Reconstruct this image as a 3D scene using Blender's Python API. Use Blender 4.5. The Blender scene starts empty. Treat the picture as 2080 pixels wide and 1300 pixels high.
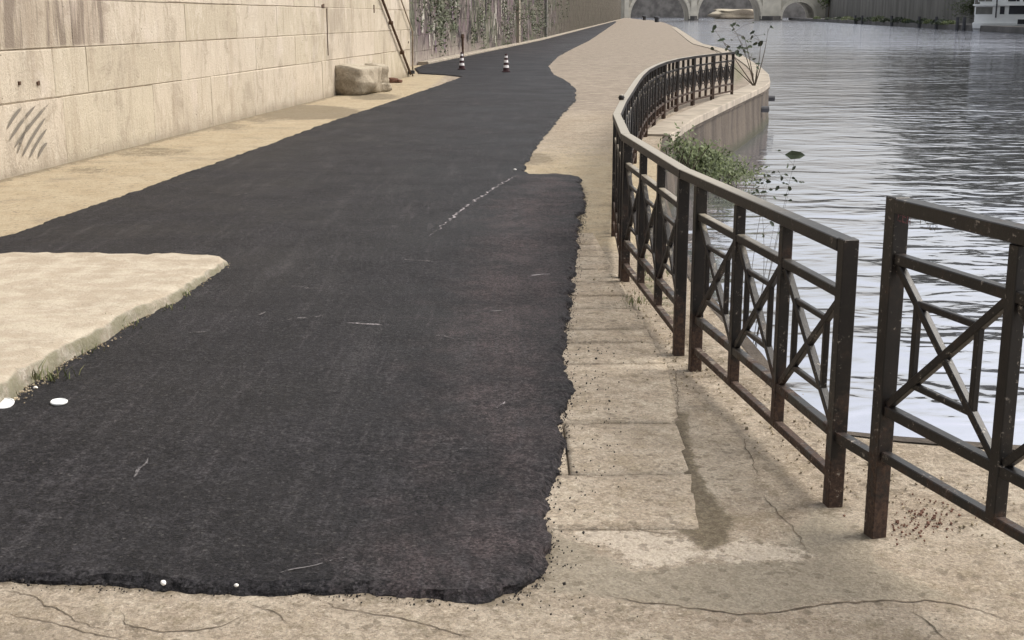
import bpy, bmesh, math, random
import numpy as np
from mathutils import Vector, Matrix, noise as mnoise

R = math.radians
rng = random.Random(7)
sc = bpy.context.scene
C = sc.collection

# ------------------------------------------------------------------ camera
F = 2626.0; PIT = R(13.4); H = 1.7
cam = bpy.data.cameras.new('camera'); cam.sensor_width = 36; cam.lens = F / 2080 * 36
cam.clip_start = .05; cam.clip_end = 4000
co = bpy.data.objects.new('camera', cam); C.objects.link(co)
co.location = (0, 0, H); co.rotation_euler = (R(90) - PIT, 0, 0)
sc.camera = co
# ------------------------------------------------------------------ sky and sun
SUN_EL, SUN_AZ = 52, 78          # azimuth clockwise from +Y
w = bpy.data.worlds.new('World'); sc.world = w; w.use_nodes = True
nt = w.node_tree; nt.nodes.clear()
sky = nt.nodes.new('ShaderNodeTexSky'); sky.sky_type = 'NISHITA'; sky.sun_disc = False
sky.sun_elevation = R(SUN_EL); sky.sun_rotation = R(SUN_AZ)
sky.air_density = 1.6; sky.dust_density = 6.0; sky.ozone_density = 1.5
hs = nt.nodes.new('ShaderNodeHueSaturation'); hs.inputs['Saturation'].default_value = .30
bg = nt.nodes.new('ShaderNodeBackground'); bg.inputs['Strength'].default_value = .15
wo = nt.nodes.new('ShaderNodeOutputWorld')
nt.links.new(sky.outputs[0], hs.inputs['Color']); nt.links.new(hs.outputs[0], bg.inputs[0]); nt.links.new(bg.outputs[0], wo.inputs[0])
sl = bpy.data.lights.new('sun', 'SUN'); sl.energy = 1.1; sl.angle = R(28); sl.color = (1, .93, .82)
so = bpy.data.objects.new('sun', sl); C.objects.link(so)
sv = Vector((math.sin(R(SUN_AZ)) * math.cos(R(SUN_EL)), math.cos(R(SUN_AZ)) * math.cos(R(SUN_EL)), math.sin(R(SUN_EL))))
so.rotation_euler = (-sv).to_track_quat('-Z', 'Y').to_euler(); so.location = sv * 50
vs = sc.view_settings; vs.view_transform = 'Standard'; vs.look = 'None'; vs.gamma = 1; vs.use_curve_mapping = False
vs.exposure = 0.7
sc.cycles.max_bounces = 6

# ------------------------------------------------------------------ measuring: a photograph pixel to a point of the place
WZ = -1.2                                       # water level
def zg(y): return -.004 * max(min(y, 100), 0)   # the quay falls gently away
def ray(px, py):
    a = (px - 1040) / F; b = (650 - py) / F
    return (a, math.cos(PIT) + b * math.sin(PIT), -math.sin(PIT) + b * math.cos(PIT))
def at(px, py, h=0.):
    r = ray(px, py); t = (h - H) / (r[2] + .004 * r[1])
    if t < 0 or r[1] * t > 100: t = (-.4 + h - H) / r[2]
    return Vector((r[0] * t, r[1] * t, 0))
def wat(px, py):
    r = ray(px, py); t = (WZ - H) / r[2]; return Vector((r[0] * t, r[1] * t, WZ))
def aty(px, py, y):
    r = ray(px, py); t = y / r[1]; return Vector((r[0] * t, y, H + r[2] * t))
def atp(px, py, p, n):
    r = Vector(ray(px, py)); c = Vector((0, 0, H)); t = (Vector(p) - c).dot(n) / r.dot(n); return c + r * t
def pix(X, Y, Z):
    d = Y * math.cos(PIT) - (Z - H) * math.sin(PIT); u = Y * math.sin(PIT) + (Z - H) * math.cos(PIT)
    return 1040 + F * X / d, 650 - F * u / d

# ------------------------------------------------------------------ object helpers
def tag(o, label=None, cat=None, group=None, kind=None):
    if label: o['label'] = label
    if cat: o['category'] = cat
    if group: o['group'] = group
    if kind: o['kind'] = kind
    return o
def mesh(name, V, Fc, mat=None, parent=None, smooth=False):
    me = bpy.data.meshes.new(name); me.from_pydata([tuple(v) for v in V], [], Fc)
    if mat: me.materials.append(mat)
    if smooth: me.polygons.foreach_set('use_smooth', [True] * len(me.polygons))
    me.update()
    o = bpy.data.objects.new(name, me); C.objects.link(o)
    if parent: o.parent = parent
    return o
def empty(name, loc=(0, 0, 0), rz=0):
    o = bpy.data.objects.new(name, None); C.objects.link(o); o.location = loc; o.rotation_euler = (0, 0, rz)
    o.empty_display_size = .1
    return o
class MB:
    def __init__(s): s.V = []; s.F = []
    def add(s, V, Fc):
        n = len(s.V); s.V += [tuple(v) for v in V]; s.F += [tuple(i + n for i in f) for f in Fc]; return s
    def box(s, a, b):
        (x0, y0, z0), (x1, y1, z1) = a, b
        return s.add([(x0, y0, z0), (x1, y0, z0), (x1, y1, z0), (x0, y1, z0), (x0, y0, z1), (x1, y0, z1), (x1, y1, z1), (x0, y1, z1)],
                     [(3, 2, 1, 0), (4, 5, 6, 7), (0, 1, 5, 4), (1, 2, 6, 5), (2, 3, 7, 6), (3, 0, 4, 7)])
    def tube(s, pts, r, n=6, cap=True):
        pts = [Vector(p) for p in pts]; rr = r if isinstance(r, (list, tuple)) else [r] * len(pts)
        V = []; Fc = []
        for i, p in enumerate(pts):
            d = (pts[min(i + 1, len(pts) - 1)] - pts[max(i - 1, 0)]).normalized()
            u = d.orthogonal().normalized() if i == 0 else (u - d * u.dot(d)).normalized()
            v = d.cross(u)
            for k in range(n):
                a = 2 * math.pi * k / n; V.append(p + (u * math.cos(a) + v * math.sin(a)) * rr[i])
            if i:
                for k in range(n):
                    a0 = (i - 1) * n + k; a1 = (i - 1) * n + (k + 1) % n; Fc.append((a0, a1, a1 + n, a0 + n))
        if cap: Fc.append(tuple(range(n))[::-1]); Fc.append(tuple(range((len(pts) - 1) * n, len(pts) * n)))
        return s.add(V, Fc)
    def lathe(s, prof, n=20, c=(0, 0, 0)):
        V = []; Fc = []
        for r, z in prof:
            for k in range(n):
                a = 2 * math.pi * k / n; V.append((c[0] + r * math.cos(a), c[1] + r * math.sin(a), c[2] + z))
        for i in range(len(prof) - 1):
            for k in range(n):
                a0 = i * n + k; a1 = i * n + (k + 1) % n; Fc.append((a0, a1, a1 + n, a0 + n))
        Fc.append(tuple(range(n))[::-1]); Fc.append(tuple(range((len(prof) - 1) * n, len(prof) * n)))
        return s.add(V, Fc)
    def build(s, name, mat, parent=None, smooth=False): return mesh(name, s.V, s.F, mat, parent, smooth)
def bevel(o, w, seg=1):
    bm = bmesh.new(); bm.from_mesh(o.data)
    bmesh.ops.bevel(bm, geom=bm.edges[:], offset=w, segments=seg, affect='EDGES', profile=.6)
    bm.to_mesh(o.data); bm.free(); return o

# ------------------------------------------------------------------ materials
class NM:
    def __init__(s, name):
        s.m = bpy.data.materials.new(name); s.m.use_nodes = True; s.t = s.m.node_tree
        s.b = s.t.nodes['Principled BSDF']; s.co = None
    def n(s, typ, **kw):
        nd = s.t.nodes.new('ShaderNode' + typ)
        for k, v in kw.items(): setattr(nd, k, v)
        return nd
    def put(s, sock, v):
        if isinstance(v, bpy.types.NodeSocket): s.t.links.new(v, sock)
        elif v is not None: sock.default_value = (*v, 1) if isinstance(v, tuple) and len(v) == 3 and sock.type == 'RGBA' else v
    def pos(s, scale=(1, 1, 1), obj=False, rz=0):
        g = s.n('TexCoord').outputs['Object'] if obj else s.n('NewGeometry').outputs['Position']
        mp = s.n('Mapping'); s.put(mp.inputs[0], g); mp.inputs['Scale'].default_value = scale; mp.inputs['Rotation'].default_value = (0, 0, rz)
        return mp.outputs[0]
    def noise(s, sc_, det=4, rough=.55, vec=None, dist=0, off=None):
        nd = s.n('TexNoise'); nd.inputs['Scale'].default_value = sc_; nd.inputs['Detail'].default_value = det
        nd.inputs['Roughness'].default_value = rough; nd.inputs['Distortion'].default_value = dist
        s.put(nd.inputs['Vector'], vec if vec is not None else s.pos()); return nd.outputs['Fac']
    def vor(s, sc_, vec=None, feature='F1', out='Distance', rand=1):
        nd = s.n('TexVoronoi', feature=feature); nd.inputs['Scale'].default_value = sc_; nd.inputs['Randomness'].default_value = rand
        s.put(nd.inputs['Vector'], vec if vec is not None else s.pos()); return nd.outputs[out]
    def ramp(s, f, lo, hi, a=0., b=1.):
        nd = s.n('MapRange', clamp=True, interpolation_type='SMOOTHSTEP'); s.put(nd.inputs[0], f)
        for i, v in enumerate((lo, hi, a, b)): s.put(nd.inputs[i + 1], v)
        return nd.outputs[0]
    def math(s, op, a, b=0.):
        nd = s.n('Math', operation=op); s.put(nd.inputs[0], a); s.put(nd.inputs[1], b); return nd.outputs[0]
    def mix(s, f, a, b, mode='MIX'):
        nd = s.n('Mix', data_type='RGBA', blend_type=mode); s.put(nd.inputs[0], f); s.put(nd.inputs[6], a); s.put(nd.inputs[7], b); return nd.outputs[2]
    def attr(s, name): nd = s.n('Attribute', attribute_name=name); return nd.outputs['Fac']
    def rand(s): return s.n('ObjectInfo').outputs['Random']
    def sep(s, vec=None):
        nd = s.n('SeparateXYZ'); s.put(nd.inputs[0], vec if vec is not None else s.n('NewGeometry').outputs['Position']); return nd.outputs
    def out(s, col, rough=.85, bump=None, bs=.5, bd=.01, spec=.3, metal=0, **kw):
        s.put(s.b.inputs['Base Color'], col); s.put(s.b.inputs['Roughness'], rough); s.put(s.b.inputs['Specular IOR Level'], spec)
        s.put(s.b.inputs['Metallic'], metal)
        if bump is not None:
            bn = s.n('Bump'); bn.inputs['Strength'].default_value = bs; bn.inputs['Distance'].default_value = bd
            s.put(bn.inputs['Height'], bump); s.put(s.b.inputs['Normal'], bn.outputs[0])
        for k, v in kw.items(): s.put(s.b.inputs[k.replace('_', ' ')], v)
        return s.m
def plain(name, col, rough=.7, var=.25, sc_=8, spec=.3, metal=0):
    a = NM(name); n = a.noise(sc_, 5)
    c = a.mix(a.ramp(n, .3, .7), tuple(x * (1 - var) for x in col), tuple(min(x * (1 + var), 1) for x in col))
    return a.out(c, rough, n, .3, .005, spec, metal)

M = {}
# weathered pavement concrete: promenade, apron and left walk
def ground_mat(name, attrs=True, lift=1.0):
    a = NM(name)
    big = a.noise(.55, 4); mid = a.noise(3.1, 6, .65); fine = a.noise(34, 6, .7); grit = a.noise(170, 3, .7)
    base = a.mix(a.ramp(big, .35, .65), (0.267, 0.215, 0.161), (0.314, 0.262, 0.202))
    base = a.mix(a.ramp(mid, .42, .7), base, (0.353, 0.301, 0.235))
    base = a.mix(a.ramp(mid, .47, .3, 0, .75), base, (0.232, 0.185, 0.128))
    base = a.mix(a.ramp(fine, .54, .72, 0, .5), base, (0.172, 0.138, 0.0991))
    sp = a.noise(48, 4, .85); base = a.mix(a.ramp(sp, .56, .64, 0, .8), base, (0.112, 0.086, 0.0578)); base = a.mix(a.ramp(sp, .44, .36, 0, .6), base, (0.516, 0.456, 0.372)); bl = a.noise(11, 6, .75); base = a.mix(a.ramp(bl, .51, .62, 0, .6), base, (0.206, 0.168, 0.116)); base = a.mix(a.ramp(bl, .46, .34, 0, .4), base, (0.396, 0.34, 0.264)); b2 = a.noise(23, 5, .8); base = a.mix(a.ramp(b2, .52, .60, 0, .4), base, (0.146, 0.116, 0.0826)); base = a.mix(a.ramp(b2, .46, .36, 0, .3), base, (0.43, 0.378, 0.297))
    base = a.mix(a.ramp(fine, .42, .28, 0, .4), base, (0.464, 0.413, 0.33))
    pits = a.vor(26); pm = a.ramp(pits, .13, .06); pm = a.math('MULTIPLY', pm, a.ramp(mid, .5, .6)); base = a.mix(a.math('MULTIPLY', pm, .7), base, (0.0946, 0.0774, 0.0578))
    bump = a.math('ADD', a.math('MULTIPLY', fine, .6), a.math('MULTIPLY', grit, .3)); bump = a.math('SUBTRACT', bump, a.math('MULTIPLY', pm, .4))
    if attrs:
        wn = a.math('SUBTRACT', a.noise(7, 6, .7), .5); wf = a.math('SUBTRACT', a.noise(28, 5, .8), .5)
        def msk(nm, amp=.9, lo=.42, hi=.6, fa=.4):
            v = a.math('ADD', a.attr(nm), a.math('ADD', a.math('MULTIPLY', wn, amp), a.math('MULTIPLY', wf, fa)))
            return a.math('MULTIPLY', a.ramp(v, lo, hi), a.ramp(a.attr(nm), 0, .12))
        base = a.mix(a.math('MULTIPLY', msk('sand', .6), .75), base, a.mix(a.ramp(a.math('ADD', a.math('MULTIPLY', mid, .35), a.math('MULTIPLY', bl, .65)), .38, .6), (0.31, 0.245, 0.153), (0.387, 0.323, 0.219)))
        base = a.mix(a.math('MULTIPLY', msk('far', .4), .8), base, a.mix(a.ramp(a.math('ADD', a.math('MULTIPLY', mid, .6), a.math('MULTIPLY', bl, .4)), .4, .62), (.17, .14, .112), (.285, .24, .195)))
        base = a.mix(a.math('MULTIPLY', msk('cement', .5, .4, .7), .75), base, a.mix(a.ramp(fine, .35, .65), (0.206, 0.176, 0.132), (0.267, 0.232, 0.178)))
        base = a.mix(a.math('MULTIPLY', msk('paint', 1.2, .55, .62, 3.6), .6), base, (0.516, 0.447, 0.363))
        base = a.mix(a.math('MULTIPLY', msk('dirt_shade', 1.2, .45, .75, .8), .65), base, (0.112, 0.0903, 0.0619))
        base = a.mix(a.math('MULTIPLY', msk('stain', 1.1, .25, .75, .9), .85), base, a.mix(a.ramp(fine, .4, .6), (0.086, 0.0671, 0.0429), (0.138, 0.112, 0.0743)))
        base = a.mix(a.math('MULTIPLY', msk('moss', 1.2, .5, .75), .7), base, (0.086, 0.0989, 0.0413))
    base = a.mix(a.ramp(a.noise(1.1, 5, .7), .52, .7, 0, .45), base, (.17, .14, .105))
    cell = a.sep(a.vor(130, out='Color'))[1]; mlt = a.ramp(cell, 0, 1, (.84 * lift), 1.14 * lift); cc = a.n('CombineXYZ'); [a.put(cc.inputs[i], mlt) for i in range(3)]
    cell2 = a.sep(a.vor(37, out='Color'))[1]; base = a.mix(a.ramp(cell2, .93, .96, 0, .5), base, (.12, .095, .07))
    base = a.mix(1.0, base, cc.outputs[0], 'MULTIPLY')
    return a.out(base, .9, a.math('ADD', bump, bl), .8, .016, .2)
M['ground'] = ground_mat('weathered_concrete')
M['slab'] = ground_mat('stone_slab', False, 1.16)
def kerb_mat():
    a = NM('worn_kerb'); mid = a.noise(5, 6, .7); fine = a.noise(38, 5, .7)
    base = a.mix(a.ramp(mid, .4, .62), (.35, .295, .225), (.44, .385, .305))
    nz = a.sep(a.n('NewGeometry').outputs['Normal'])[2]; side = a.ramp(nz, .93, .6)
    dirt_shade = a.math('MULTIPLY', side, a.ramp(a.math('ADD', mid, a.math('MULTIPLY', fine, .6)), .62, .85))
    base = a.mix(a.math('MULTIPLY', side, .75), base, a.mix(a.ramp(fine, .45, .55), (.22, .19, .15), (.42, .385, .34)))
    base = a.mix(a.math('MULTIPLY', dirt_shade, .85), base, (.15, .14, .09))
    base = a.mix(a.ramp(fine, .58, .75, 0, .4), base, (.24, .20, .14))
    base = a.mix(a.ramp(a.noise(.9, 3), .5, .7, 0, .35), base, (.38, .32, .24))
    return a.out(base, .92, a.math('ADD', fine, mid), .7, .02, .2)
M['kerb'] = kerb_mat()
def asphalt_mat():
    a = NM('asphalt'); big = a.noise(.8, 4); mid = a.noise(4, 5, .6); tr = a.noise(5, 4, .6, a.pos((1, .12, 1), rz=R(6))); cb = a.noise(26, 4, .7, a.pos((1, .045, 1), rz=R(9)))
    agg = a.vor(95, out='Color'); g = a.sep(agg)[0]; fn = a.noise(75, 5, .85); bt = a.noise(22, 6, .8)
    base = a.mix(a.ramp(big, .35, .65), (.017, .016, .018), (.030, .028, .031))
    br = a.attr('brown'); brn = a.math('MULTIPLY', a.ramp(a.math('ADD', br, a.math('MULTIPLY', a.math('SUBTRACT', mid, .5), .9)), .3, .8), .8)
    base = a.mix(brn, base, (.092, .068, .068))
    base = a.mix(a.ramp(tr, .52, .72, 0, .5), base, (.072, .066, .068))
    base = a.mix(a.ramp(cb, .52, .68, 0, .5), base, (.075, .066, .07)); base = a.mix(a.ramp(a.noise(1.9, 6, .75), .54, .42, 0, .55), base, (.010, .0095, .011))
    g3 = a.noise(38, 4, .8); dk = a.ramp(a.noise(1.4, 4, .6), .44, .62, .25, 1)
    base = a.mix(a.math('MULTIPLY', a.ramp(g3, .50, .42), dk), base, (.006, .0055, .007)); base = a.mix(a.ramp(g3, .56, .66, 0, .5), base, (.07, .064, .066))
    base = a.mix(a.ramp(fn, .54, .68, 0, .6), base, (.10, .092, .092)); base = a.mix(a.ramp(bt, .52, .66, 0, .45), base, (.065, .06, .062)); base = a.mix(a.ramp(bt, .48, .36, 0, .8), base, (.008, .0075, .009))
    base = a.mix(a.ramp(fn, .47, .36, 0, .85), base, (.012, .011, .013))
    base = a.mix(a.math('MULTIPLY', a.ramp(g, .97, .99), .2), base, (.17, .155, .14))
    base = a.mix(a.math('MULTIPLY', a.ramp(a.noise(13, 5, .7), .5, .68), .35), base, (.012, .011, .014))
    bump = a.math('ADD', fn, a.math('MULTIPLY', g3, 1.2))
    cell = a.sep(a.vor(120, out='Color'))[1]
    mlt = a.ramp(cell, 0, 1, .38, 1.2); cc = a.n('CombineXYZ'); [a.put(cc.inputs[i], mlt) for i in range(3)]
    base = a.mix(1.0, base, cc.outputs[0], 'MULTIPLY')
    return a.out(base, a.ramp(big, .3, .7, .55, .7), bump, .9, .008, .14)
M['asphalt'] = asphalt_mat()
def wall_mat():
    a = NM('travertine_block'); r = a.rand(); z = a.sep()[2]
    st = a.noise(2.2, 6, .65, a.pos((1, 1, .16))); fs = a.noise(9, 5, .7, a.pos((1, 1, .25))); mid = a.noise(1.3, 5); fine = a.noise(30, 5, .7)
    base = a.mix(r, (.45, .39, .30), (.525, .455, .37))
    base = a.mix(a.ramp(a.math('FRACT', a.math('MULTIPLY', r, 7.3)), .6, .9, 0, .6), base, (.46, .405, .305))
    base = a.mix(a.ramp(st, .5, .74, 0, .6), base, (.33, .265, .195))
    base = a.mix(a.ramp(a.noise(.45, 6, .75, a.pos((1, 1, .5))), .5, .66, 0, .6), base, (.28, .235, .185)); base = a.mix(a.ramp(fs, .54, .72, 0, .55), base, (.31, .25, .19))
    base = a.mix(a.ramp(mid, .55, .7, 0, .6), base, (.56, .49, .42))
    bt = a.noise(1.7, 6, .75, a.pos((1, 1, .8)), .6); base = a.mix(a.ramp(bt, .53, .63, 0, .5), base, (.30, .25, .19)); base = a.mix(a.ramp(bt, .45, .36, 0, .5), base, (.58, .52, .43))
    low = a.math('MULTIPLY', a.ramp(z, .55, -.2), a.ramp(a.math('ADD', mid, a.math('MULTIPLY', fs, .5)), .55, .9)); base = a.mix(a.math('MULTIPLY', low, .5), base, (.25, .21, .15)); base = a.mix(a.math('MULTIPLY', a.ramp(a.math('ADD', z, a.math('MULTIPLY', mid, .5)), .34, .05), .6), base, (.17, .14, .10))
    x = a.sep()[1]
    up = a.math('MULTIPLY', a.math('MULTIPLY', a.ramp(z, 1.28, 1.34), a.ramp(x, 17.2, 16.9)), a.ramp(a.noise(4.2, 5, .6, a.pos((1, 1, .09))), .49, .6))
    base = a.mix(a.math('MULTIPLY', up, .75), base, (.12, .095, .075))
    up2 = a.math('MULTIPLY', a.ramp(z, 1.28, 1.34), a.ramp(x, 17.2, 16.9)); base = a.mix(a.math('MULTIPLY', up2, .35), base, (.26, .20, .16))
    pit = a.ramp(a.vor(5.5, a.pos((1, 1, 1.7))), .085, .05); pit = a.math('MULTIPLY', pit, a.ramp(mid, .47, .6))
    base = a.mix(a.math('MULTIPLY', pit, .85), base, (.09, .07, .05))
    return a.out(base, .9, a.math('SUBTRACT', a.math('ADD', a.math('MULTIPLY', fine, .7), a.math('ADD', fs, mid)), a.math('MULTIPLY', pit, 1.5)), .9, .03, .2)
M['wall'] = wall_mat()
M['mortar'] = plain('mortar', (.30, .245, .185), .95, .3)
M['rail'] = None
def rail_mat():
    a = NM('rusted_black_paint'); zl = a.sep()[2]; n = a.noise(9, 6, .7); f = a.noise(60, 5, .75); v = a.noise(14, 5, .7, a.pos((1, 1, .3)))
    base = a.mix(a.ramp(n, .4, .7), (.009, .0075, .007), (.018, .014, .012))
    rust = a.ramp(a.math('ADD', n, a.ramp(zl, .5, .0, 0, .28)), .56, .78)
    base = a.mix(a.math('MULTIPLY', rust, .8), base, a.mix(a.ramp(f, .4, .6), (.035, .018, .012), (.085, .048, .030)))
    ch = a.math('MULTIPLY', a.ramp(f, .58, .63), a.ramp(v, .50, .58)); base = a.mix(a.math('MULTIPLY', ch, .75), base, (.30, .26, .22))
    nz = a.sep(a.n('NewGeometry').outputs['Normal'])[2]; yl = a.sep()[1]
    wear_sheen = a.math('MULTIPLY', a.math('MULTIPLY', a.ramp(nz, .55, .8), a.ramp(yl, 4.6, 6.2)), a.ramp(a.math('ADD', v, a.ramp(zl, .6, .85, 0, .35)), .5, .75)); base = a.mix(a.math('MULTIPLY', wear_sheen, .8), base, (.34, .30, .235))  # sky sheen and hand wear painted pale on upward rail faces
    return a.out(base, a.ramp(rust, 0, 1, .42, .8), a.math('ADD', f, n), .3, .003, .4)
M['rail'] = rail_mat()
def water_mat():
    a = NM('river_water')
    p = a.sep()
    big = a.noise(.035, 3, .5, a.pos((1, .55, 1))); pat = a.noise(.09, 3, .5, a.pos((.6, 1.6, 1)))
    w1 = a.noise(1.5, 2, .5, a.pos((.62, 1.0, 1), rz=R(-14)), .5); w2 = a.noise(5.0, 2, .5, a.pos((.7, 1.1, 1), rz=R(12)), .4); w3 = a.noise(.42, 2, .5, a.pos((.8, 1.1, 1)))
    h = a.math('ADD', a.math('MULTIPLY', w1, 1.0), a.math('ADD', a.math('MULTIPLY', w2, .12), a.math('MULTIPLY', w3, 1.4)))
    amp = a.math('MULTIPLY', a.ramp(pat, .35, .65, 1 * .6, 1.1), a.ramp(a.math('SUBTRACT', p[0], a.math('MULTIPLY', p[1], .22)), -1.5, 6, .75, 1.25))
    h = a.math('MULTIPLY', h, amp); h = a.math('MULTIPLY', h, a.math('MULTIPLY', a.ramp(p[1], 75, 125, 1, 5), a.ramp(p[1], 26, 9, 1, 2.2)))
    bn = a.n('Bump'); bn.inputs['Strength'].default_value = 1; bn.inputs['Distance'].default_value = .042; a.put(bn.inputs['Height'], h)
    a.put(a.b.inputs['Normal'], bn.outputs[0])
    a.put(a.b.inputs['Base Color'], (.15, .15, .16)); a.b.inputs['Roughness'].default_value = .06; a.b.inputs['IOR'].default_value = 1.5
    gl_ = a.n('BsdfGlossy'); gl_.inputs['Color'].default_value = (.80, .81, .90, 1); gl_.inputs['Roughness'].default_value = .06; a.put(gl_.inputs['Normal'], bn.outputs[0])
    mx = a.n('MixShader'); mx.inputs[0].default_value = .6; a.t.links.new(a.b.outputs[0], mx.inputs[1]); a.t.links.new(gl_.outputs[0], mx.inputs[2])
    a.t.links.new(mx.outputs[0], a.t.nodes['Material Output'].inputs[0])
    return a.m
M['water'] = water_mat()
def quay_mat():
    a = NM('quay_face'); z = a.sep()[2]; st = a.noise(1.6, 6, .65, a.pos((1, 1, .18))); f = a.noise(16, 5, .7)
    base = a.mix(a.ramp(st, .38, .66), (.05, .039, .03), (.105, .084, .064)); base = a.mix(a.ramp(f, .5, .75, 0, .5), base, (.14, .115, .09))
    wet = a.ramp(a.math('ADD', z, a.math('MULTIPLY', st, .35)), -.72, -.95); base = a.mix(a.math('MULTIPLY', wet, .85), base, (.045, .045, .026))
    return a.out(base, .85, f, .6, .03, .3)
M['quay'] = quay_mat()
M['coping'] = plain('pale_coping', (.29, .25, .20), .9, .22, 3)
def ivy_wall_mat():
    a = NM('mottled_wall'); p = a.pos((1, 1, .62)); n1 = a.noise(1.7, 6, .75, p, 1.6); n2 = a.noise(2.6, 5, .75, p, .6); n3 = a.noise(3.6, 4, .7, a.pos((1, 1, .5)), 1.); y = a.sep()[1]; z = a.sep()[2]
    base = a.mix(a.ramp(n1, .42, .58), (.04, .033, .033), (.17, .14, .13))
    base = a.mix(a.ramp(n2, .55, .62, 0, .85), base, (.37, .34, .29)); base = a.mix(a.ramp(n3, .44, .37, 0, .95), base, (.022, .018, .02))
    base = a.mix(a.math('MULTIPLY', a.ramp(a.noise(.45, 5, .7, p), .5, .6), .65), base, a.mix(a.ramp(n2, .4, .6), (.045, .055, .028), (.17, .185, .12)))
    base = a.mix(a.math('MULTIPLY', a.ramp(a.noise(.8, 4, .6, p), .54, .62), .5), base, (.19, .13, .155))
    base = a.mix(a.math('MULTIPLY', a.ramp(z, 1.1, -.3), a.ramp(y, 75, 55)), base, a.mix(a.ramp(n3, .4, .6), (.22, .18, .16), (.34, .30, .26)))
    base = a.mix(a.ramp(y, 80, 150, 0, .85), base, a.mix(a.ramp(n1, .35, .65), (.055, .048, .036), (.095, .082, .062)))
    return a.out(base, .95, n1, .5, .05, .15)
M['ivywall'] = ivy_wall_mat()
def leaf(name, c1, c2, tr=.25):
    a = NM(name); r = a.n('NewGeometry').outputs['Random Per Island']; c = a.mix(r, c1, c2)
    m = a.out(c, .6, None, spec=.3); 
    return m
M['leaf'] = leaf('leaf_green', (.045, .06, .022), (.12, .145, .055))
M['leaf_olive'] = leaf('leaf_olive', (.03, .036, .02), (.13, .14, .085))
M['leaf_dark'] = leaf('leaf_dark', (.018, .026, .014), (.05, .066, .035))
M['grass'] = leaf('weed_blade', (.07, .095, .03), (.20, .19, .09))
M['twig'] = plain('twig_bark', (.06, .045, .03), .85)
M['rust'] = plain('rusty_iron', (.085, .05, .032), .8, .4, 20)
M['rock'] = None
def rock_mat():
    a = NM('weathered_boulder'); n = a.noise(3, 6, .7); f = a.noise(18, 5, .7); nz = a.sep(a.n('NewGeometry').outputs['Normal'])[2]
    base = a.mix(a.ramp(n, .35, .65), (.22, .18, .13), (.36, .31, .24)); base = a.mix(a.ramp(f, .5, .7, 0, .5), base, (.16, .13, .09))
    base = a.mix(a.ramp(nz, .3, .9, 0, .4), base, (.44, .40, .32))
    return a.out(base, .92, a.math('ADD', n, f), .8, .03, .2)
M['rock'] = rock_mat()
M['rock_pale'] = plain('pale_stone_chunk', (.45, .40, .33), .9, .25, 6)
M['brick'] = plain('broken_brick', (.13, .065, .045), .9, .3, 30)
M['cone_dark'] = plain('cone_dark_plastic', (.045, .018, .022), .6)
M['cone_white'] = plain('cone_white_band', (.78, .76, .76), .5, .06)
M['white'] = plain('white_plastic', (.82, .82, .80), .45, .05)
M['pebble_white'] = plain('white_pebble', (.75, .72, .68), .8, .1)
M['crumb'] = plain('asphalt_crumb', (.03, .026, .024), .9, .5, 20)
M['gritstone'] = plain('grit', (.28, .23, .16), .95, .5, 20)
M['crack'] = plain('crack_filling', (.11, .085, .06), .95, .4, 30)
def marks(name, col, thr, den=14):
    a = NM(name); n = a.noise(den, 5, .7); f = a.noise(90, 3, .7)
    al = a.ramp(a.math('ADD', a.math('MULTIPLY', n, .6), a.math('MULTIPLY', f, .4)), thr, thr + .1)
    m = a.out(col, .9); a.put(a.b.inputs['Alpha'], al); return m
M['chalk'] = marks('chalk_mark', (.27, .245, .25), .44, 9)
M['chalk2'] = marks('faint_chalk_mark', (.13, .12, .12), .46, 9)
M['spray'] = marks('grey_spray_paint', (.17, .15, .125), .38, 6)
M['tag_pale'] = marks('pale_graffiti', (.46, .43, .38), .42, 5); M['tag_dark'] = marks('dark_graffiti', (.03, .025, .03), .42, 5); M['tag_mauve'] = marks('mauve_graffiti', (.20, .14, .19), .42, 5); M['tag_green'] = marks('green_graffiti', (.12, .15, .09), .42, 5)
M['pinkpaint'] = marks('faded_red_marker', (.17, .07, .075), .42, 60)
M['greypaint'] = marks('faded_pale_marker', (.16, .14, .12), .44, 60)
M['bridge'] = plain('bridge_travertine', (.40, .37, .31), .9, .2, .25)
M['bridge_pale'] = plain('bridge_ring_stone', (.50, .465, .39), .9, .12, .4)
M['bridge_dark'] = plain('bridge_soffit', (.14, .13, .12), .95, .3, .3)
M['pier'] = plain('wet_pier_stone', (.09, .085, .08), .9, .3, .3)
M['bankwall'] = None
def bank_mat():
    a = NM('far_embankment_stone'); n = a.noise(.35, 5, .6, a.pos((1, 1, .15))); f = a.noise(1.5, 4, .6)
    base = a.mix(a.ramp(n, .35, .65), (.13, .125, .115), (.20, .19, .175)); base = a.mix(a.ramp(f, .55, .7, 0, .4), base, (.10, .10, .085))
    return a.out(base, .95, n, .3, .1, .1)
M['bankwall'] = bank_mat()
M['boatwhite'] = plain('boat_white_paint', (.74, .75, .74), .45, .06, .5)
M['glass'] = plain('dark_window_glass', (.02, .022, .03), .15, .2, 1, .6)
M['greyglass'] = plain('grey_window_glass', (.12, .12, .11), .25, .2, 1, .5)
M['darkmetal'] = plain('dark_metal', (.05, .05, .055), .6)
M['tarp'] = plain('dark_green_cover', (.05, .06, .045), .8, .4, 2)

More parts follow.
